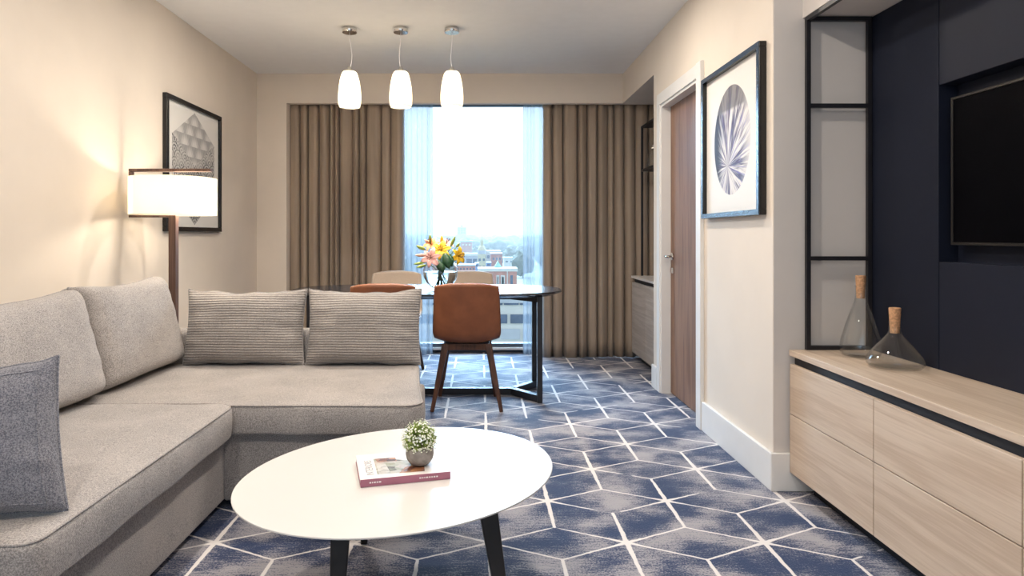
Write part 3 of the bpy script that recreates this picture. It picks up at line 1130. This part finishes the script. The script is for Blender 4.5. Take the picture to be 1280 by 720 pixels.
# little potted plant on the book
pl = thing('potted_plant', 'small round white-flowered plant in a grey bowl pot on the book', 'plant', (-.186, 1.975, .4226))
MB().lathe([(0, 0), (.018, 0), (.030, .006), (.040, .020), (.0435, .036), (.042, .050), (.038, .058), (.035, .058), (.038, .048), (.0, .045)], 36).build('pot', 'concrete', pl, smooth=True)
rnd = random.Random(4)
fol, blo = MB(), MB()
core = Vector((0, 0, .080))
for k in range(520):
    z = rnd.uniform(-.55, 1)
    a = rnd.uniform(0, 2 * PI)
    d = Vector((math.sqrt(1 - z * z) * math.cos(a), math.sqrt(1 - z * z) * math.sin(a), z))
    R = rnd.uniform(.044, .058)
    tip = core + d * R
    base = core + d * .012
    side = d.cross(Vector((rnd.random(), rnd.random(), rnd.random()))).normalized()
    mid = base.lerp(tip, .7)
    w = .0035
    fol.raw([base, mid + side * w, tip, mid - side * w], [(0, 1, 2, 3)])
    if rnd.random() < .85:
        c = tip + d * .001
        u = side
        v = d.cross(u)
        r = rnd.uniform(.0022, .0042)
        vs = [c + d * .0012] + [c + (u * math.cos(q * PI / 2.5) + v * math.sin(q * PI / 2.5)) * r * (1 if q % 1 == 0 else .5) for q in range(5)] + [c - d * .001]
        blo.raw(vs, [(0, 1 + q, 1 + (q + 1) % 5) for q in range(5)] + [(6, 1 + (q + 1) % 5, 1 + q) for q in range(5)])
tag(fol.build('foliage', 'foliage', pl), kind='stuff')
tag(blo.build('blossoms', 'blossom', pl), kind='stuff')

# ------------------------------------------------------------------ dining table
TX, TY = -.372, 4.54
dt = thing('dining_table', 'long dark oval-ended dining table on a black metal frame by the window', 'table', (TX, TY, 0))
out = []
for k in range(120):
    a = 2 * PI * k / 120
    ca, sa = math.cos(a), math.sin(a)
    out.append((.945 * math.copysign(abs(ca) ** (2 / 3.0), ca), .44 * math.copysign(abs(sa) ** (2 / 2.6), sa)))
MB().slab(out, [(.05, .718), (.008, .735), (0, .738), (0, .748), (.002, .75)], 0, 3).build('tabletop', 'dark_table', dt, angle=35)
def frame_level(z, hh):
    m = MB()
    m.bar((-.62, 0, z), (.62, 0, z), .045, hh, side=(0, 1, 0))
    for s in (-1, 1):
        for q in (-1, 1):
            m.bar((s * .605, q * .01, z), (s * .775, q * .215, z), .042, hh)
    return m
frame_level(.0265, .045).build('base_frame', 'black_metal', dt)
frame_level(.697, .04).build('top_frame', 'black_metal', dt)
for s in (-1, 1):
    for q in (-1, 1):
        MB().bar((s * .775, q * .222, .004), (s * .775, q * .222, .7175), .034, .046, side=(1, 0, 0)).build('leg', 'black_metal', dt)


# ------------------------------------------------------------------ dining chairs
def chair():
    t = thing('dining_chair', 'x', 'chair', (0, 0, 0))
    ctrl = [(.225, .452), (.19, .462), (.08, .452), (-.06, .444), (-.14, .450), (-.195, .485), (-.218, .56), (-.232, .66), (-.245, .76), (-.254, .828)]
    wid = [.196, .205, .215, .219, .220, .221, .219, .215, .210, .204]
    curl = [.010, .014, .022, .03, .04, .05, .055, .055, .05, .042]
    def cr(arr, s):
        n = len(arr) - 1
        f = s * n
        i = min(int(f), n - 1)
        u = f - i
        g = lambda k: arr[max(0, min(n, k))]
        p0, p1, p2, p3 = g(i - 1), g(i), g(i + 1), g(i + 2)
        return .5 * ((2 * p1) + (-p0 + p2) * u + (2 * p0 - 5 * p1 + 4 * p2 - p3) * u * u + (-p0 + 3 * p1 - 3 * p2 + p3) * u ** 3)
    NS, NV = 30, 18
    def S(s, v):
        y, z = cr([c[0] for c in ctrl], s), cr([c[1] for c in ctrl], s)
        e = 1e-3
        y2, z2 = cr([c[0] for c in ctrl], min(1, s + e)), cr([c[1] for c in ctrl], min(1, s + e))
        y1, z1 = cr([c[0] for c in ctrl], max(0, s - e)), cr([c[1] for c in ctrl], max(0, s - e))
        d = Vector((0, y2 - y1, z2 - z1)).normalized()
        nrm = Vector((1, 0, 0)).cross(d)          # points into the seat
        if nrm.z + nrm.y < 0:
            nrm = -nrm
        w = cr(wid, s)
        k = cr(curl, s)
        lift = k * abs(v) ** 2.6
        p = Vector((v * w, y, z)) + nrm * lift
        top = max(0.0, (s - .90) / .10)
        p -= d * (.030 * top * abs(v) ** 3)
        fr = max(0.0, (.10 - s) / .10)
        p += d * (.04 * fr * abs(v) ** 4)
        return p, nrm
    def shell(off0, off1, shrink):
        verts, faces = [], []
        for off in (off0, off1):
            for i in range(NS + 1):
                for j in range(NV + 1):
                    s, v = i / NS, 2 * j / NV - 1
                    sh = shrink if off == off1 else 0
                    s2 = sh * .02 + s * (1 - sh * .04)
                    p, nm = S(s2, v * (1 - .035 * sh))
                    verts.append(p + nm * off)
        q = (NS + 1) * (NV + 1)
        at = lambda l, i, j: l * q + i * (NV + 1) + j
        for i in range(NS):
            for j in range(NV):
                faces.append((at(0, i, j), at(0, i, j + 1), at(0, i + 1, j + 1), at(0, i + 1, j)))
                faces.append((at(1, i, j), at(1, i + 1, j), at(1, i + 1, j + 1), at(1, i, j + 1)))
        for i in range(NS):
            for j in (0, NV):
                faces.append((at(0, i, j), at(0, i + 1, j), at(1, i + 1, j), at(1, i, j)))
        for j in range(NV):
            for i in (0, NS):
                faces.append((at(0, i, j), at(0, i, j + 1), at(1, i, j + 1), at(1, i, j)))
        return MB().raw(verts, faces)
    shell(0, -.018, 1).build('outer_shell', 'leather', t, smooth=True)
    shell(0.0004, .022, 1).build('upholstery', 'taupe', t, smooth=True)
    b = MB()
    for y in (-.12, .13):
        b.bar((-.145, y, .405), (.145, y, .405), .05, .04, side=(0, 1, 0), bevel=.003)
    for x in (-.125, .125):
        b.bar((x, -.12, .404), (x, .13, .404), .05, .036, bevel=.003)
    b.build('under_frame', 'walnut_leg', t)
    for sx in (-1, 1):
        for sy in (-1, 1):
            fy = -.20 if sy < 0 else .20
            fx = .222 if sy < 0 else .195
            MB().bar((sx * .138, sy * .125, .424), (sx * fx, fy, 0), .046, .042, .024, .022, bevel=.004).build('leg', 'walnut_leg', t)
    return t


ch = chair()
for i, (x, y, rz, lab) in enumerate((
        (-.085, 4.29, 0.0, 'caramel leather dining chair with its back to the room, clear of the sofa'),
        (-.625, 4.26, math.radians(3), 'caramel leather dining chair half hidden behind the ribbed sofa cushion'),
        (-.70, 5.19, PI, 'taupe lined dining chair facing the room, backed by the taupe drape'),
        (-.095, 5.19, PI + .02, 'taupe lined dining chair facing the room, backed by the window'))):
    o = ch if i == 0 else copy_tree(ch)
    o.location = (x, y, 0)
    o.rotation_euler = (0, 0, rz)
    tag(o, lab, 'chair', 'dining chairs around the dark table')

# ------------------------------------------------------------------ vase of lilies
VX, VY, VZ = -.277, 4.47, .7502
vase = thing('glass_vase', 'round clear glass fishbowl vase on the dining table', 'vase', (VX, VY, VZ))
prof = []
R = .122
for k in range(3, 27):
    a = -PI / 2 + PI * k / 31
    prof.append((R * math.cos(a), .118 + R * .97 * math.sin(a)))
prof = [(0, 0.0)] + [(prof[0][0], 0.0)] + prof + [(prof[-1][0] + .006, prof[-1][1] + .012)]
inner = [(max(0, r - .0045), z + (.006 if i < 4 else 0)) for i, (r, z) in enumerate(prof)]
MB().lathe(prof + inner[::-1], 48).build('bowl', 'glass', vase, smooth=True)
wl = .125
wp = [(r - .0008 if r > .001 else r, z + .0008) for r, z in inner if z < wl]
MB().lathe(wp + [(wp[-1][0], wl), (0, wl)], 48).build('water', 'water', vase, angle=50)

rim = Vector((VX, VY, VZ + .20))
PXM = 4.47 / 800
def flower_pos(u, v, dy):
    return Vector((VX + (u - 551) * PXM, VY + dy, VZ + (359 - v) * PXM))
def stem_path(head):
    foot = Vector((VX - (head.x - VX) * .45 + rnd.uniform(-.02, .02), VY - (head.y - VY) * .5 + rnd.uniform(-.02, .02), VZ + .022))
    neck = Vector((VX + (head.x - VX) * .30, VY + (head.y - VY) * .30, VZ + .19))
    p = []
    for k in range(11):
        t = k / 10
        p.append((1 - t) ** 2 * foot + 2 * t * (1 - t) * neck + t * t * head)
    return p
def petal_mesh(L, w, curve):
    vs, fs = [], []
    n = 9
    for i in range(n + 1):
        s = i / n
        ww = w * math.sin(PI * min(1, (s * .93 + .05))) ** .75 * (1 - .25 * s)
        a = curve * s ** 1.6
        x = L * (s - .12 * s * s * curve)
        z = L * (.42 * s - .42 * curve * s ** 2.6)
        for j in (-1, -.5, 0, .5, 1):
            vs.append((x, j * ww, z + .12 * ww * (abs(j) * 2 - .6)))
    for i in range(n):
        for j in range(4):
            fs.append((i * 5 + j, i * 5 + j + 1, i * 5 + 6 + j, i * 5 + 5 + j))
    return vs, fs
def lily(label, head, face, size, mat):
    t = thing('lily', label, 'flower', tuple(head), group='lilies in the vase')
    f = Vector(face).normalized()
    rotq = Vector((0, 0, 1)).rotation_difference(f).to_euler()
    base = None
    for k in range(6):
        if base is None:
            vs, fs = petal_mesh(size, size * .27, 1.0)
            base = MB().raw(vs, fs).build('petal', mat, t, smooth=True)
            base.modifiers.new('thickness', 'SOLIDIFY').thickness = .0012
            p = base
        else:
            p = base.copy()
            COL.objects.link(p)
            p.parent = t
        q = f.to_track_quat('Z', 'Y') @ Matrix.Rotation(2 * PI * k / 6 + .3, 3, 'Z').to_quaternion()
        p.rotation_euler = q.to_euler()
        s = 1.0 if k % 2 else .92
        p.scale = (s, s * (1 if k % 2 else .85), 1)
    m = MB()
    uu = f.orthogonal().normalized()
    vv = f.cross(uu)
    for k in range(6):
        a = 2 * PI * k / 6
        e = f * size * .62 + (uu * math.cos(a) + vv * math.sin(a)) * size * .18
        m.tube([(0, 0, 0), tuple(e * .6), tuple(e)], .0012, 5).tube([tuple(e - uu * .005), tuple(e + uu * .005)], .0022, 5)
    m.build('stamens', 'stamen', t)
    pts = [p - head for p in stem_path(head - f * size * .02)]
    MB().tube([tuple(p) for p in pts], .0032, 7).build('stem', 'stem', t, smooth=True)
    return t
def bud(label, base, tip, mat, r):
    base, tip = Vector(base), Vector(tip)
    t = thing('lily_bud', label, 'flower', tuple(base), group='lily buds in the vase')
    d = tip - base
    pts = [d * (k / 8) for k in range(9)]
    rad = [r * max(.12, math.sin(PI * min(1, .12 + .86 * k / 8)) ** .8) for k in range(9)]
    MB().tube([tuple(p) for p in pts], rad, 9).build('bud', mat, t, smooth=True)
    pts = [p - base for p in stem_path(base)]
    MB().tube([tuple(p) for p in pts], .0026, 6).build('stem', 'stem', t, smooth=True)
    return t
lily('open yellow lily at the heart of the bouquet', flower_pos(553, 310, -.055), (-.05, -1, .35), .088, 'petal_yellow')
lily('open pink lily low at the front of the bouquet', flower_pos(541, 319, -.075), (-.25, -1, .15), .088, 'petal_pink')
lily('open yellow lily drooping on the window side of the bouquet', flower_pos(573, 317, -.01), (.7, -.75, .05), .082, 'petal_yellow')
lily('open orange lily tucked behind the yellow one', flower_pos(540, 303, .0), (-.35, -.7, .65), .075, 'petal_orange')
lily('open pink lily at the back of the bouquet', flower_pos(558, 302, .05), (.35, -.45, .8), .07, 'petal_pink')
for lab, u0, v0, u1, v1, dy, mt, r in (
        ('slim green lily bud reaching out lowest over the vase rim', 531, 325, 518, 327, -.03, 'bud_green', .010),
        ('green lily bud drooping beside the pink lily', 533, 328, 522, 331, -.05, 'bud_green', .011),
        ('blush lily bud pointing to the drape', 534, 316, 520, 316, -.02, 'bud_pink', .013),
        ('yellow green lily bud pointing up to the drape', 532, 309, 521, 304, 0.0, 'bud_green', .014),
        ('dark tipped lily bud standing up between two others', 538, 304, 531, 296, .02, 'bud_pink', .010),
        ('upright green lily bud at the top of the bouquet', 539, 301, 538, 290, .0, 'bud_green', .011),
        ('upright yellow lily bud above the yellow lily', 553, 302, 553, 291, -.01, 'petal_yellow', .012),
        ('tall green lily bud leaning to the window', 564, 305, 570, 292, -.01, 'bud_green', .011),
        ('small green lily bud over the drooping yellow lily', 571, 306, 575, 301, .0, 'bud_green', .009)):
    a, b = flower_pos(u0, v0, dy), flower_pos(u1, v1, dy - .01)
    bud(lab, a, b, mt, r)
# broad dark leaves
for lab, u0, v0, u1, v1, dy, w in (('broad dark green lily leaf hanging under the yellow lily', 557, 313, 563, 332, -.085, .032),
                               ('dark green lily leaf beside the vase neck', 550, 322, 556, 337, -.09, .026),
                               ('dark green lily leaf between the blooms', 562, 314, 566, 330, -.06, .026)):
    a, b = flower_pos(u0, v0, dy), flower_pos(u1, v1, dy - .02)
    d = b - a
    s = Vector((d.z, 0, -d.x)).normalized()
    vs, fs = [], []
    for i in range(8):
        t = i / 7
        ww = w * math.sin(PI * min(1, .08 + .9 * t)) ** .8
        for j in (-1, 0, 1):
            p = a + d * t + s * (j * ww) + Vector((0, -.012 * math.sin(PI * t) + .006 * abs(j), 0))
            vs.append(p - a)
    fs = [(i * 3 + j, i * 3 + j + 1, i * 3 + 4 + j, i * 3 + 3 + j) for i in range(7) for j in range(2)]
    lt = thing('lily_leaf', lab, 'leaf', tuple(a), group='leaves in the vase')
    lo = MB().raw([tuple(v) for v in vs], fs).build('blade', 'leaf', lt, smooth=True)
    lo.modifiers.new('thickness', 'SOLIDIFY').thickness = .001
    MB().tube([tuple(p - a) for p in stem_path(a)], .0024, 6).build('stem', 'stem', lt, smooth=True)

# ------------------------------------------------------------------ media cabinet, frame, television, decanters
mc = thing('media_cabinet', 'low pale oak media cabinet with six push drawers along the navy wall', 'cabinet', (1.363, 2.818, 0))
EY = [0, -.600, -1.209, -1.815]
D1 = XT - 1.363 - .001
MB().box(-.003, D1, EY[-1], 0, .601, .627, bevel=.0015).build('worktop', 'oak_top', mc)
MB().box(.022, D1, EY[-1] + .002, -.002, .562, .6005).build('shadow_gap', 'black_recess', mc)
MB().box(.021, D1, EY[-1] + .001, -.001, .09, .562).build('carcass', 'oak', mc)
MB().box(.09, D1, EY[-1] + .05, -.03, 0, .0895).build('plinth', 'black_recess', mc)
for a, b in zip(EY, EY[1:]):
    for z0, z1 in ((.088, .3425), (.3465, .564)):
        MB().box(0, .0205, b + .002, a - .002, z0, z1, bevel=.0012, seg=1).build('drawer', 'oak', mc)

sf = thing('shelf_frame', 'black metal shelf frame standing on the oak cabinet against the return wall', 'shelf', (1.43, 2.80, .6275))
w = .018
m = MB()
m.box(0, w, 0, w, 0, 1.46).build('post', 'black_metal', sf)
MB().box(.268, .286, 0, w, 0, 1.46).build('post', 'black_metal', sf)
for z in (0.0, .392, 1.061, 1.442):
    MB().box(w, .268, 0, w, z, z + w).build('crossbar', 'black_metal', sf)
MB().box(0, w, -1.75, 0, 1.442, 1.46).build('top_rail', 'black_metal', sf)
MB().box(0, w, -1.768, -1.75, 0, 1.46).build('post', 'black_metal', sf)

tv = thing('television', 'black flat-screen television set in the navy wall recess', 'television', (XT + .02, 1.885, 1.366))
MB().box(.012, .05, -.478, .478, -.268, .268, bevel=.004).build('housing', 'tv_bezel', tv)
bz = MB()
for a in ((-.484, .484, .262, .272), (-.484, .484, -.272, -.262), (-.484, -.474, -.262, .262), (.474, .484, -.262, .262)):
    bz.box(.002, .014, a[0], a[1], a[2], a[3], bevel=.001, seg=1)
bz.build('bezel', 'tv_bezel', tv)
MB().box(.006, .0119, -.4735, .4735, -.2615, .2615).build('screen', 'tv_black', tv)

def decanter(name, label, loc, prof, cork):
    t = thing(name, label, 'decanter', loc, group='glass decanters on the oak cabinet')
    inn = [(max(0, r - .0028), z + (.005 if i < 3 else 0)) for i, (r, z) in enumerate(prof)]
    MB().lathe(prof + inn[::-1], 56).build('flask', 'glass', t, smooth=True)
    r0, z0, r1, z1 = cork
    MB().lathe([(0, z0), (r0, z0), (r1, z1 - .002), (r1 - .002, z1), (0, z1)], 32).build('cork_stopper', 'cork', t, angle=40)
    return t
tall = [(0, .002), (.055, .0), (.070, .004), (.0765, .018), (.0775, .04), (.072, .075), (.058, .125), (.042, .175), (.029, .21), (.022, .235), (.0195, .26), (.0195, .285), (.0215, .292)]
decanter('glass_decanter', 'tall clear teardrop decanter with a cork stopper against the shelf frame', (1.585, 2.665, .6275), tall, (.0155, .24, .0195, .335))
squat = [(0, .002), (.06, 0), (.085, .004), (.096, .016), (.097, .028), (.09, .045), (.068, .075), (.045, .103), (.028, .124), (.0205, .138), (.0195, .155), (.0195, .172), (.0215, .177)]
decanter('glass_decanter', 'squat clear conical decanter with a cork stopper on the oak cabinet', (1.572, 2.425, .6275), squat, (.0155, .132, .0205, .228))

# ------------------------------------------------------------------ alcove
ac = thing('alcove_cabinet', 'grey oak cabinet with a white stone top in the alcove beside the drape', 'cabinet', (1.372, 4.80, 0))
MB().box(-.006, .565, 0, .98, .745, .765, bevel=.002).build('worktop', 'white_stone', ac)
MB().box(.025, .565, .005, .975, .705, .7445).build('shadow_gap', 'black_recess', ac)
MB().box(.021, .565, .002, .978, .085, .705).build('carcass', 'grey_oak', ac)
for y0, y1 in ((.002, .489), (.492, .978)):
    MB().box(0, .0205, y0, y1, .08, .71, bevel=.0012, seg=1).build('door', 'grey_oak', ac)
MB().box(.08, .565, .02, .96, 0, .0845).build('plinth', 'black_recess', ac)
asf = thing('shelf_frame', 'black metal shelf frame on the alcove cabinet in front of the drape', 'shelf', (1.45, 4.83, .7655))
for x, y in ((0, .92), (.47, .92), (0, 0), (.47, 0)):
    MB().box(x, x + w, y, y + w, 0, 1.345).build('post', 'black_metal', asf)
for z in (.935, 1.327):
    MB().box(0, .488, w, .92, z, z + w).build('shelf', 'black_metal', asf)
pot = thing('glass_jar', 'small clear glass jar on the alcove shelf frame', 'jar', (1.515, 5.58, 1.7195))
MB().lathe([(0, 0), (.05, 0), (.058, .01), (.06, .06), (.05, .11), (.03, .13), (.03, .16), (.027, .16), (.027, .128), (.046, .107), (.056, .06), (.054, .012), (0, .006)], 36).build('jar_body', 'glass', pot, smooth=True)
MB().lathe([(0, .155), (.026, .155), (.034, .163), (.034, .172), (.014, .178), (.018, .195), (0, .202)], 28).build('lid', 'chrome', pot, angle=40)


# ------------------------------------------------------------------ the town outside
M['grass'] = plain('winter_ground', (0.20, 0.21, 0.17), .9, var=.3, vscale=.02)
M['tree'] = plain('bare_woodland', (0.13, 0.145, 0.10), .9, var=.35, vscale=.2)
M['hill'] = plain('far_hills', (0.16, 0.18, 0.16), .95, var=.1, vscale=.002)
M['brick_red'] = plain('red_brick', (0.34, 0.125, 0.09), .85, var=.15, vscale=.6)
M['brick_pink'] = plain('pinkish_brick', (0.40, 0.18, 0.135), .85, var=.12, vscale=.6)
M['render_white'] = plain('white_render', (0.50, 0.49, 0.46), .8, var=.04, vscale=.5)
M['stone_cream'] = plain('cream_stone', (0.46, 0.42, 0.29), .8, var=.06, vscale=.8)
M['roof_grey'] = plain('pale_roof', (0.36, 0.38, 0.41), .7, var=.1, vscale=.4)
M['copper_green'] = plain('verdigris_roof', (0.30, 0.50, 0.46), .7, var=.1, vscale=.5)
M['town_glass'] = plain('town_window_glass', (0.06, 0.09, 0.14), .15, var=.2, vscale=.7)
M['blue_cladding'] = plain('blue_cladding', (0.13, 0.22, 0.42), .6, var=.1, vscale=.5)
M['block_grey'] = plain('grey_render', (0.36, 0.37, 0.42), .8, var=.06, vscale=.3)
GZ = -25.0
gm = MB()
gm.raw([(-4000, 7, GZ), (4000, 7, GZ), (4000, 5200, GZ), (-4000, 5200, GZ)], [(0, 1, 2, 3)])
struct(gm.build('ground', 'grass'))
vs, fs = [], []
nx = 120
for i in range(nx + 1):
    x = -3000 + 6000 * i / nx
    h = 32 + 26 * mnoise.noise(Vector((x * .0016 + 2.3, .4, 0))) + 10 * mnoise.noise(Vector((x * .006, 1.4, 0)))
    vs += [(x, 3400, GZ - 1), (x, 3900, h), (x, 4600, GZ - 1)]
for i in range(nx):
    for j in range(2):
        fs.append((i * 3 + j, i * 3 + 3 + j, i * 3 + 4 + j, i * 3 + 1 + j))
struct(MB().raw(vs, fs).build('hills', 'hill', smooth=True))

def P(u, v, D):
    return ((u - 600) * D / 800, D, 1.13 + (294 - v) * D / 800)

def building(name, label, u0, u1, vtop, D, depth, wall, roof, rows=(), roof_h=.6, over=.3, group=None):
    """rows: (v0, v1, [(u0,u1),...], material) window bands on the face towards the room"""
    x0, _, zt = P(u0, vtop, D)
    x1 = P(u1, vtop, D)[0]
    t = thing(name, label, 'building', ((x0 + x1) / 2, D, GZ), group=group)
    hw, H = (x1 - x0) / 2, zt - GZ
    MB().box(-hw, hw, 0, depth, 0, H - roof_h).build('wall', wall, t)
    MB().box(-hw - over, hw + over, -over, depth + over, H - roof_h, H).build('roof', roof, t)
    for v0, v1, us, mt in rows:
        za, zb = P(0, v1, D)[2] - GZ, P(0, v0, D)[2] - GZ
        for a, b in us:
            xa, xb = P(a, 0, D)[0] - (x0 + x1) / 2, P(b, 0, D)[0] - (x0 + x1) / 2
            MB().box(xa, xb, -.12, .1, za, zb).build('window', mt, t)
    return t

# low white block straight below the window
building('office_block', 'low white flat-roofed block with ribbon windows just below the window', 480, 700, 374, 62, 10, 'render_white', 'roof_grey',
         ((376, 381, [(u, u + 18) for u in range(490, 690, 20)], 'town_glass'), (393, 404, [(u, u + 26) for u in range(488, 690, 30)], 'town_glass'),
          (411, 424, [(u, u + 24) for u in range(486, 690, 28)], 'roof_grey')), .35, .15)
building('brick_hall', 'red brick hall with tall white windows below the domed tower', 598, 646, 335.5, 190, 9, 'brick_pink', 'render_white',
         ((344, 356, ((620.5, 624), (626, 631)), 'render_white'), (346, 356, ((621.5, 623), (627.2, 629.8)), 'copper_green'), (339, 362, ((633.6, 634.8),), 'render_white'),
          (344, 356, ((604, 607), (610, 613), (638, 641)), 'town_glass')), .9, .25)
gb = thing('gable_turret', 'pointed verdigris gable on the brick hall roof', 'turret', (P(622.5, 0, 196)[0], 196, P(0, 335.5, 190)[2] + .02))
k = 196 / 800
MB().raw([(-5 * k, -1, 0), (5 * k, -1, 0), (0, -1, 8 * k), (-5 * k, 1.5, 0), (5 * k, 1.5, 0), (0, 1.5, 8 * k)], [(0, 1, 2), (3, 5, 4), (0, 2, 5, 3), (1, 4, 5, 2), (0, 3, 4, 1)]).build('gable_roof', 'copper_green', gb)
MB().tube([(0, 0, 7 * k), (0, 0, 13 * k)], [.12, .03], 6).build('finial', 'render_white', gb)
building('brick_shed', 'long low brick building beside the domed tower', 568, 594, 331, 215, 10, 'brick_pink', 'roof_grey', ((335, 337, [(u, u + 2) for u in range(571, 592, 4)], 'town_glass'),), .4, .2)
building('blue_building', 'narrow blue clad building next to the domed tower', 593.5, 598.2, 329, 240, 8, 'blue_cladding', 'roof_grey', ((331, 333, ((594.5, 597.2),), 'town_glass'),), .3, .1)
building('grey_office', 'grey office building with a dark window band left of the tower', 577, 598, 317, 330, 14, 'block_grey', 'render_white', ((323.5, 329, ((583, 590), (591, 596)), 'town_glass'),), 1.2, .6)
building('brick_block', 'tall red brick block under a pale roof behind the tower', 613.5, 628, 316.5, 340, 16, 'brick_red', 'roof_grey', ((322, 325, ((616, 618), (620, 622), (624, 626)), 'town_glass'),), .5, .2)
building('long_roof_building', 'long pale roofed building between tower and brick block', 600, 625, 313.5, 360, 20, 'render_white', 'render_white', ((319, 323, ((605, 608), (609, 612)), 'town_glass'),), 1.4, .5)
building('blue_annexe', 'blue clad annexe in front of the red brick block', 608, 614, 328, 260, 8, 'blue_cladding', 'roof_grey', ((330, 332, ((609, 613),), 'town_glass'),), .3, .1)
building('terrace', 'pinkish brick terrace below the far tower block', 576, 590, 301, 620, 20, 'brick_pink', 'roof_grey', ((305, 307, ((578, 580), (582, 584), (586, 588)), 'render_white'),), 1.5, .6)
building('terrace', 'pale brick terrace behind the sheer curtain', 630, 648, 322, 420, 16, 'render_white', 'roof_grey', ((326, 328, ((632, 635), (638, 641), (643, 646)), 'town_glass'),), .8, .4)
building('terrace', 'pale brick terrace beyond the vase', 520, 566, 322, 430, 16, 'brick_pink', 'roof_grey', ((326, 328, [(u, u + 3) for u in range(523, 563, 6)], 'town_glass'),), .8, .4)
tb = building('tower_block', 'grey tower block standing alone on the skyline', 571.3, 582.8, 283.5, 1300, 22, 'block_grey', 'block_grey', [(v, v + 1.2, ((572.5, 575), (576, 578.5), (579.5, 582)), 'town_glass') for v in (285.5, 288, 290.5)], .8, .3)
MB().box(-2, 2, 6, 12, P(0, 283.5, 1300)[2] - GZ, P(0, 280.5, 1300)[2] - GZ).build('lift_house', 'block_grey', tb)
# domed tower
D = 300
k = D / 800
tx = P(602.2, 0, D)[0]
tw = thing('domed_tower', 'cream tower with a balustrade, dome and lantern among the brick buildings', 'tower', (tx, D, GZ))
zz = lambda v: P(0, v, D)[2] - GZ
MB().box(-5 * k, 5 * k, -5 * k, 5 * k, 0, zz(317.5)).build('shaft', 'stone_cream', tw)
MB().lathe([(5.6 * k, zz(317.5)), (5.6 * k, zz(313)), (0, zz(313))], 8).build('balustrade', 'block_grey', tw)
MB().lathe([(5.2 * k, zz(313)), (5 * k, zz(311.5)), (3.8 * k, zz(309)), (2.3 * k, zz(307)), (0, zz(306.5))], 16).build('dome', 'stone_cream', tw, smooth=True)
MB().lathe([(2.1 * k, zz(307.2)), (2.1 * k, zz(302)), (2.6 * k, zz(301.8)), (1.9 * k, zz(299.8)), (.7 * k, zz(298)), (.2 * k, zz(296))], 10).build('lantern', 'stone_cream', tw)
for q in (-1, 1):
    for v in (323, 332):
        MB().box(q * 2.6 * k - .5, q * 2.6 * k + .5, -5 * k - .1, -5 * k + .1, zz(v + 3), zz(v)).build('window', 'town_glass', tw)

# trees of the woodland belt
def tree_mesh(seed):
    b2 = bmesh.new()
    bmesh.ops.create_icosphere(b2, subdivisions=3, radius=1)
    for v in b2.verts:
        n = v.co.normalized()
        r = 1 + .35 * mnoise.noise(n * 1.7 + Vector((seed, 0, 0))) + .22 * mnoise.noise(n * 5 + Vector((seed, 2, 0)))
        v.co = Vector((n.x * r, n.y * r, n.z * r * 1.05))
    me = bpy.data.meshes.new('crown')
    b2.to_mesh(me)
    b2.free()
    me.materials.append(M['tree'])
    return me
crowns = [tree_mesh(s * 3.7) for s in range(4)]
trunk = None
placed = []
rt = random.Random(12)
for D, n in ((375, 12), (480, 13), (560, 15), (690, 18)):
    for i in range(n):
        x = (-.12 + .27 * (i + rt.uniform(.1, .9)) / n) * D
        y = D + rt.uniform(-20, 40)
        h = rt.uniform(9, 15)
        if any((x - a) ** 2 + (y - b) ** 2 < (.62 * (h + c)) ** 2 for a, b, c in placed) or (400 < y < 460) or (D == 560 and 590 < y):
            continue
        placed.append((x, y, h))
        t = thing('tree', 'hazy grey-green tree in the woodland beyond the rooftops', 'tree', (x, y, GZ), rt.uniform(0, 6), group='trees beyond the rooftops')
        c = bpy.data.objects.new('crown', rt.choice(crowns))
        COL.objects.link(c)
        c.parent = t
        c.location = (0, 0, h * .58)
        c.scale = (h * .42, h * .42, h * .46)
        if trunk is None:
            trunk = MB().tube([(0, 0, 0), (0, 0, 4)], [.4, .25], 6).build('trunk', 'tree', t)
        else:
            k2 = trunk.copy()
            COL.objects.link(k2)
            k2.parent = t
wd = MB()
for D, n in ((820, 26), (1000, 30), (1440, 34), (1750, 36), (2300, 40)):
    for i in range(n):
        b2 = bmesh.new()
        bmesh.ops.create_icosphere(b2, subdivisions=2, radius=1)
        sd = rt.uniform(0, 90)
        s = rt.uniform(7, 13) * (D / 900) ** .4
        cx, cyy = (-.16 + .34 * (i + rt.random()) / n) * D, D + rt.uniform(-60, 60)
        for v in b2.verts:
            nn = v.co.normalized()
            r = 1 + .4 * mnoise.noise(nn * 2 + Vector((sd, 0, 0)))
            v.co = Vector((cx + nn.x * r * s * 1.3, cyy + nn.y * r * s, GZ + s * .8 + nn.z * r * s))
        wd.merge(b2)
tag(wd.build('woodland', 'tree', smooth=True), 'hazy belt of distant woodland below the hills', 'woodland', kind='stuff')

# thin daylight haze lying over the town
hz = NT('daylight_haze')
for nd in list(hz.t.nodes):
    if nd.type == 'BSDF_PRINCIPLED':
        hz.t.nodes.remove(nd)
vsn = hz.new('ShaderNodeVolumeScatter')
vsn.inputs['Color'].default_value = (0.96, 0.98, 1.0, 1)
vsn.inputs['Density'].default_value = 0.00045
hz.t.links.new(vsn.outputs[0], hz.out.inputs['Volume'])
tag(MB().box(-4000, 4000, 75, 5000, GZ - 2, 140).build('haze', hz.m), 'pale daylight haze lying over the distant town', 'haze', kind='stuff')
